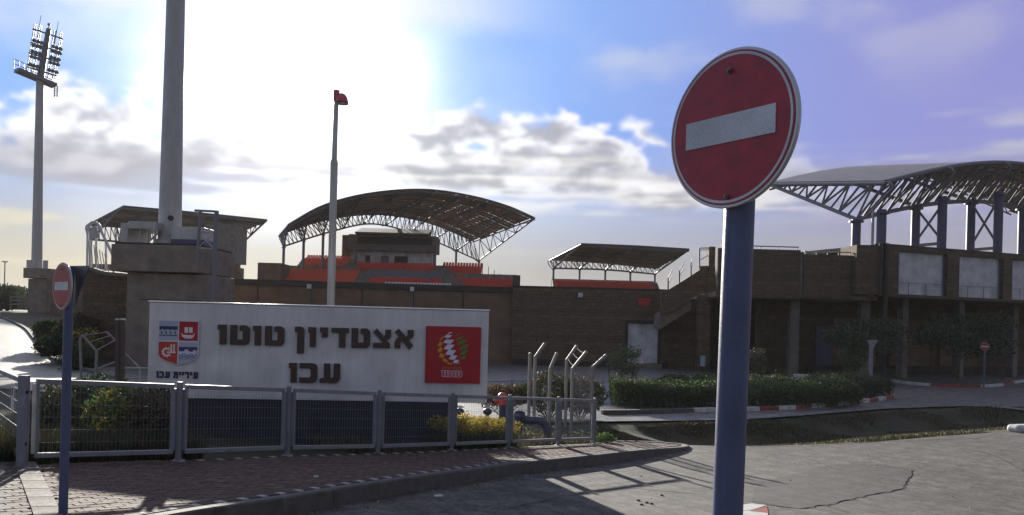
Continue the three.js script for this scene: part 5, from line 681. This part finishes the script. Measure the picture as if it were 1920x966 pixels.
tree('young tree with pale leaves in front of the double doors', 1166, 39, 645, 62, 1.5, 1500, 0.12, [PALE, GREEN, PALE, LIME], 171, 'young trees on the island', true);
tree('slim young tree just right of the near sign pole', 1414, 37, 651, 38, 1.3, 900, 0.11, [PALE, GREEN, OLIVE], 173, 'young trees on the island');
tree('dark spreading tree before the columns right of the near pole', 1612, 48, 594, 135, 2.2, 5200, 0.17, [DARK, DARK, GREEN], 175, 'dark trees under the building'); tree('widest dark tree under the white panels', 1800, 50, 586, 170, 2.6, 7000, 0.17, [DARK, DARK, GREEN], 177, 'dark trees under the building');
// far trees at the left
{
  const far = (label, px, py, Z, w, h, n, seed, cols) => { const p = P(px, py, Z), gy = land(p.x, Z) - 0.2, o = thing('tree', label, 'tree', V(p.x, gy, p.z), 'far trees at the left'), lv = new Leaves(seed); ball(lv, p.x, gy + h * 0.62, p.z, w, h * 0.5, w, n, 0.5, cols, seed, 0.3); part('crown', [lv.geo()], leafMat, o); part('trunk', [rod(V(p.x, gy, p.z), V(p.x, gy + h * 0.7, p.z), 0.2, 6, 0.1)], M.bark, o); };
  far('far low tree at the left edge beside the pale road', 2, 562, 120, 2.6, 3.4, 2200, 181, [DARK, GREEN]); far('far small bush tree left of the far pier', 13, 566, 118, 1.7, 2.6, 1600, 183, [DARK, OLIVE]);
  const lv = new Leaves(185), r = lv.r; for (let i = 0; i < 16000; i++) { const Z = 190 + r() * 60, x = mix(-170, -90, r()), gy = land(x, Z); lv.leaf(x, gy + r() * (3.5 + 3.5 * fbm(x / 7, Z / 30, 5, 3)), -Z, 1.3, 0.5, pick(r, [DARK, GREEN, OLIVE])); } const m = part('far_wood', [lv.geo()], leafMat, null); tag(m, 'far dark belt of trees on the skyline left of the far mast', 'woodland', null, 'stuff');
  const lp = P(9, 492, 150), g0 = land(lp.x, 150); const o = thing('street_lamp', 'tiny far lamp post at the left edge of the skyline', 'street lamp', V(lp.x, g0, lp.z)); part('pole', [rod(V(lp.x, g0, lp.z), lp, 0.14, 8, 0.1)], M.steelPale, o); part('lamp_head', [box(lp.x - 0.5, lp.x + 0.5, lp.y, lp.y + 0.22, lp.z - 0.2, lp.z + 0.2, 0.05)], M.steelPale, o);
  const rails = thing('guard_rail', 'far pale guard rail beside the road left of the far pier', 'railing', V(P(35, 570, 112).x, land(P(35, 570, 112).x, 112), -112)); for (const py of [557, 563, 570]) part('rail', [beam(P(18, py, 112), P(50, py + 0.8, 108), 0.1, 0.22)], M.concreteLight, rails); for (const px of [19, 34, 49]) part('post', [rod(P(px, 579, 110), P(px, 555, 110), 0.1, 6)], M.concreteLight, rails);
}
// ------------------------------------------------------------------ kerbs of the islands, painted in blocks
function blockKerb(label, line, w, pat, group, len = 1.0) {
  const c = new THREE.CatmullRomCurve3(line.map(([x, Z]) => V(x, land(x, Z), -Z)), false, 'centripetal'), n = Math.max(3, Math.round(c.getLength() / len)), m = c.getPoint(0), o = thing('island_kerb', label, 'kerb', m, group), pt = c.getSpacedPoints(n);
  for (let k = 0; k < n; k++) { const a = pt[k], b = pt[k + 1], d = b.clone().sub(a).normalize(), y = 0.07; part('kerb_stone', [beam(a.clone().addScaledVector(d, 0.012).add(V(0, y, 0)), b.clone().addScaledVector(d, -0.012).add(V(0, y, 0)), w, 0.2, 0.015)], pat[k % pat.length], o); }
}
blockKerb('red and white painted kerb in front of the long hedge', [onFlat(1300, 774), onFlat(1330, 773), onFlat(1420, 771), onFlat(1500, 767), onFlat(1570, 761), onFlat(1640, 753), onFlat(1672, 748)], 0.2, [M.paint, M.redPaint], 'painted island kerbs');
blockKerb('plain grey kerb at the left end of the long hedge', [onFlat(1128, 778), onFlat(1200, 777), onFlat(1298, 774)], 0.2, [M.kerb], 'painted island kerbs');
blockKerb('red and white painted kerb far right under the building', [onFlat(1672, 717), onFlat(1720, 723), onFlat(1790, 727), onFlat(1860, 726), onFlat(1905, 719), onFlat(1950, 712)], 0.22, [M.paint, M.paint, M.redPaint, M.redPaint], 'painted island kerbs', 1.5);
blockKerb('grey kerb curving along the left service road', [...inner, onLand(190, 705), onLand(230, 716)], 0.25, [M.kerb], null, 2.2);
{
  const p = onFlat(1903, 808), o = single('concrete_kerb_end', [new RoundedBoxGeometry(2.2, 0.28, 0.5, 3, 0.13).rotateY(0.3).translate(p[0] + 0.75, land(...p) + 0.1, -p[1])], M.paint, 'pale rounded concrete block at the right edge of the road', 'kerb block');
  const q = onFlat(1506, 718), b = thing('white_block', 'white concrete bench block behind the long hedge', 'bench', V(q[0], land(...q), -q[1])); part('seat', [box(q[0] - 0.5, q[0] + 0.5, land(...q) + 0.33, land(...q) + 0.5, -q[1] - 0.25, -q[1] + 0.25, 0.02)], M.paint, b); part('support', [box(q[0] - 0.42, q[0] + 0.42, land(...q) - 0.05, land(...q) + 0.33, -q[1] - 0.2, -q[1] + 0.2)], M.paint, b);
}
// grey post with a small inverted triangle seen from behind
{
  const Z = 42, a = P(1634, 641, Z), g = land(a.x, Z), o = thing('yield_sign', 'grey post with a small inverted triangle sign beside the dark tree', 'traffic sign', V(a.x, g, a.z)); part('pole', [rod(V(a.x, g - 0.1, a.z), V(a.x, a.y + 0.1, a.z), 0.11, 10)], M.galv, o); part('sign_plate', [slab([[-0.3, 0.1], [0.3, 0.1], [0.02, -0.4], [-0.02, -0.4]], 0.12, 0.02).translate(a.x, a.y, a.z)], M.galv, o);
}
// ------------------------------------------------------------------ bent fence posts and the water valves
{
  const bp = (label, px, yBase, yKnee, yTop, pxTop, Z, arm, group) => { const k = P(px, yKnee, Z), b = P(px - 3, 790, Z), g = land(b.x, Z) - 0.1, t = P(pxTop, yTop, Z - 0.1), o = thing('bent_post', label, 'fence post', V(b.x, g, b.z), group); part('post', [rod(V(b.x, g, b.z), k, 0.05, 8)], M.galvWarm, o); if (arm) part('arm', [rod(k.clone().add(V(0, -0.03, 0)), t, 0.052, 8)], M.galvWarm, o); part('cap', [new THREE.SphereGeometry(0.055, 8, 6).translate(t.x, t.y, t.z)], M.galvWarm, o); return [k, t]; };
  M.galvWarm = std(0.26, 0.25, 0.24, 0.6, { metalness: 0.2, map: scaled(streak, 1) });
  const grp = 'bent posts of the old compound fence';
  bp('short straight grey post left of the bent posts', 994, 780, 664, 664, 994.5, 24, false, grp); const A = bp('leftmost bent post with its arm leaning right', 1004, 780, 668, 646, 1021, 24, true, grp), B = bp('thin bent post with bright joint between two thicker ones', 1032, 785, 690, 664, 1044, 22, true, grp), C = bp('third bent post, arm rising to the right', 1063, 780, 674, 650, 1081, 25, true, grp), D = bp('fourth bent post at the near corner of the wires', 1074, 780, 690, 661, 1099, 23.5, true, grp), E = bp('rightmost bent post beside the hedge', 1112, 785, 687, 667, 1136, 24, true, grp);
  const w = thing('barbed_wires', 'rusty wires strung between the rightmost bent posts', 'wire', D[0].clone()); for (const t of [0.1, 0.55, 0.95]) { for (const [p, q] of [[D, E], [C, D]]) { const a = p[0].clone().lerp(p[1], t), b = q[0].clone().lerp(q[1], t), m = a.clone().lerp(b, 0.5).add(V(0, -0.04, 0)); part('wire', [bent([a, m, b], 0.009, 4, 10)], M.rust ?? (M.rust = std(0.16, 0.09, 0.06, 0.9)), w); } }
  const g = []; for (let k = 0; k < 26; k++) { const t = k / 25, a = V(mix(D[0].x, E[0].x, t), 0, mix(D[0].z, E[0].z, t)); g.push(rod(V(a.x, land(a.x, -a.z), a.z), V(a.x, D[0].y, a.z), 0.004, 4)); } for (let k = 0; k < 12; k++) { const y = mix(land(D[0].x, 24) + 0.1, D[0].y, k / 11); g.push(rod(V(D[0].x, y, D[0].z), V(E[0].x, y, E[0].z), 0.004, 4)); }
  const mesh = part('compound_mesh', g, M.galvWarm, null); tag(mesh, 'fine wire mesh hung between the two right bent posts', 'wire mesh');
  // left compound: slanted frame with three bars
  const L3p = (px, py, Z) => P(px, py, Z), lf = thing('bent_fence_frame', 'slanted frame of bent posts and wires on the left island', 'fence', V(P(185, 720, 33).x, land(P(185, 720, 33).x, 33) - 0.1, -33)), gl = (px, Z) => { const q = P(px, 720, Z); return V(q.x, land(q.x, Z) - 0.1, q.z); };
  for (const [px, Z, kx, ky, tx, ty] of [[152, 33, 150, 636, 154, 628], [178, 32, 181, 659, 154, 628], [225, 34, 222, 645, 199, 622]]) { part('post', [rod(gl(px, Z), L3p(kx, ky, Z), 0.055, 8)], M.galvWarm, lf); part('arm', [rod(L3p(kx, ky, Z), L3p(tx, ty, Z), 0.05, 8)], M.galvWarm, lf); }
  for (const t of [0.05, 0.45, 0.95]) part('wire_bar', [rod(L3p(mix(154, 181, t), mix(628, 659, t), 32.4), L3p(mix(199, 218, t), mix(622, 638, t), 34), 0.022, 6)], M.galvWarm, lf); part('lower_rail', [rod(L3p(182, 692, 32), L3p(222, 676, 34), 0.03, 6)], M.galvWarm, lf);
  const dp = (px, Z) => P(px, 720, Z), tp = thing('timber_post', 'dark double timber post left of the name board', 'post', gl(225, 26)); for (const px of [221, 230]) { const q = gl(px, 26), t = P(px, 600, 26); part('stake', [rod(q, t, 0.085, 8)], M.wood, tp); part('cap', [new THREE.CylinderGeometry(0.07, 0.09, 0.05, 8).translate(t.x, t.y + 0.02, t.z)], M.steelPale, tp); }
  const rl = thing('pipe_rail', 'thin pale pipe rail between the timber post and the board', 'railing', gl(240, 26)); part('rail', [rod(P(231, 690, 26), P(300, 691, 26), 0.03, 6)], M.steelPale, rl); part('stay', [rod(P(232, 660, 26.2), P(262, 690, 26), 0.02, 6), rod(P(262, 690, 26), gl(262, 26), 0.025, 6)], M.steelPale, rl);
  // valve pipes
  const pz = 20.5, pp = (px, py, d = 0) => P(px, py, pz + d), gy = (px) => { const q = P(px, 800, pz); return land(q.x, pz) - 0.08; }, vp = thing('valve_pipe', 'dark blue water pipe with elbow behind the fence', 'pipe', V(pp(1000, 800).x, gy(1000), -pz));
  const e = pp(1026, 815); part('pipe', [bent([pp(974, 783), pp(992, 788.5), pp(1004, 788.5), pp(1018, 792), pp(1025, 803), V(e.x, gy(1026), e.z)], 0.105, 12, 30)], M.pipeBlue, vp); part('flange', [rod(pp(980, 785), pp(982.5, 785.6), 0.17, 14), rod(V(e.x, gy(1026) + 0.1, e.z), V(e.x, gy(1026) + 0.14, e.z), 0.17, 14)], M.pipeBlue, vp); part('valve_body', [new THREE.SphereGeometry(0.15, 12, 10).translate(pp(974, 780).x, pp(974, 780).y, -pz)], M.pipeBlue, vp); part('hand_wheel', [new THREE.TorusGeometry(0.11, 0.02, 6, 16).rotateX(1.4).translate(pp(974, 773).x, pp(974, 773).y, -pz)], M.pipeBlue, vp); part('foot', [rod(pp(974, 783), V(pp(974, 783).x, gy(974), -pz), 0.09, 10)], M.pipeBlue, vp);
  const hz = 21.5, hp = (py) => P(942, py, hz), hg = land(hp(780).x, hz) - 0.08, h = thing('fire_hydrant', 'red topped hydrant on a dark blue standpipe behind the fence', 'hydrant', V(hp(780).x, hg, -hz)); part('standpipe', [rod(V(hp(780).x, hg, -hz), hp(758), 0.1, 12)], M.pipeBlue, h); part('hydrant_head', [rod(hp(759), hp(745), 0.13, 14), new THREE.SphereGeometry(0.13, 12, 8).translate(hp(745).x, hp(745).y, -hz)], M.hydrant, h); part('outlet', [rod(V(hp(752).x - 0.22, hp(752).y, -hz), V(hp(752).x + 0.2, hp(752).y, -hz), 0.06, 10)], M.hydrant, h);
  for (const [px, l] of [[862, 'small dark valve head nearest the board behind the flowers'], [914, 'small blue valve head between flowers and hydrant']]) { const vz = 20.8, t = P(px, 772, vz), g2 = land(t.x, vz) - 0.08, o = thing('water_valve', l, 'valve', V(t.x, g2, t.z), 'valve heads behind the flowers'); part('stem', [rod(V(t.x, g2, t.z), t, 0.05, 8)], M.pipeBlue, o); part('body', [new THREE.SphereGeometry(0.12, 12, 8).scale(1, 0.8, 1).translate(t.x, t.y, t.z)], M.pipeBlue, o); part('wheel', [new THREE.TorusGeometry(0.1, 0.018, 6, 14).rotateX(Math.PI / 2).translate(t.x, t.y + 0.13, t.z)], M.steel, o); }
}
// thin far mesh fence right of the board
{
  const a = P(905, 733, 29.5), b = P(1012, 737, 31), g0 = (p) => land(p.x, -p.z), o = thing('low_mesh_fence', 'low thin mesh fence beyond the shrubs right of the board', 'fence', V(a.x, g0(a), a.z)), g = []; const h = 0.95;
  for (let k = 0; k <= 60; k++) { const p = a.clone().lerp(b, k / 60); g.push(rod(V(p.x, g0(p), p.z), V(p.x, g0(p) + h, p.z), 0.008, 4)); } part('bars', g, M.steel, o, { kind: 'stuff' }); part('top_rail', [rod(V(a.x, g0(a) + h, a.z), V(b.x, g0(b) + h, b.z), 0.02, 6)], M.steel, o); for (const k of [0, 0.5, 1]) { const p = a.clone().lerp(b, k); part('post', [rod(V(p.x, g0(p) - 0.05, p.z), V(p.x, g0(p) + h + 0.05, p.z), 0.035, 6)], M.steel, o); }
}
// ------------------------------------------------------------------ small litter on the road, services on the walls
{
  const r = rng(301), g = new Leaves(303), pos = [];
  for (let i = 0; i < 260; i++) { const k = r(); let x, Z; if (k < 0.45) { const s = r() * (kerbLine.length - 3) + 2, j = s | 0, f = s - j; x = mix(kerbLine[j][0], kerbLine[j + 1][0], f) + 0.06 + r() * 0.3; Z = mix(kerbLine[j][1], kerbLine[j + 1][1], f) - 0.05 - r() * 0.2; } else { x = mix(-3, 12, r()); Z = mix(8.5, 21, r()); if (Z > 13 + x * 1.1) continue; } g.leaf(x, land(x, Z) + 0.012, -Z, 0.035 + 0.03 * r(), 0.014, pick(r, [DRY, RUST, OLIVE, YEL])); }
  const m = part('road_litter', [g.geo()], leafMat, null); tag(m, 'dry leaf litter scattered on the road beside the kerb', 'leaf litter', null, 'stuff');
  for (const [px, py] of [[1197, 940.5], [1203, 948], [1213, 944.5], [1222, 946.5], [1241, 931]]) { const [x, Z] = onLand(px, py); single('clod', [new THREE.IcosahedronGeometry(0.022, 1).scale(1.4, 0.6, 1).translate(x, land(x, Z) + 0.012, -Z)], M.bark, 'small brown clod lying on the sunlit road near the pole', 'clod', 'clods on the sunlit road'); }
  const [sx, sZ] = onLand(822, 932), st = single('white_scrap', [new RoundedBoxGeometry(0.12, 0.03, 0.08, 1, 0.01).rotateY(0.5).translate(sx, land(sx, sZ) + 0.012, -sZ)], M.paint, 'small white scrap on the shaded road below the kerb', 'litter');
  const [bx, bZ] = onWalk(592.5, 897), sb = single('pale_stone', [new THREE.IcosahedronGeometry(0.03, 1).scale(1.2, 0.7, 1).translate(bx, walk(bx, bZ) + 0.018, -bZ)], M.paint, 'single pale pebble on the shaded footway', 'pebble');
}
scene.fog = new THREE.FogExp2(new THREE.Color(0.85, 0.83, 0.8), 0.00018);

scene.traverse((o) => { if (o.isMesh) { o.castShadow = true; o.receiveShadow = true; } });
renderer.render(scene, camera);
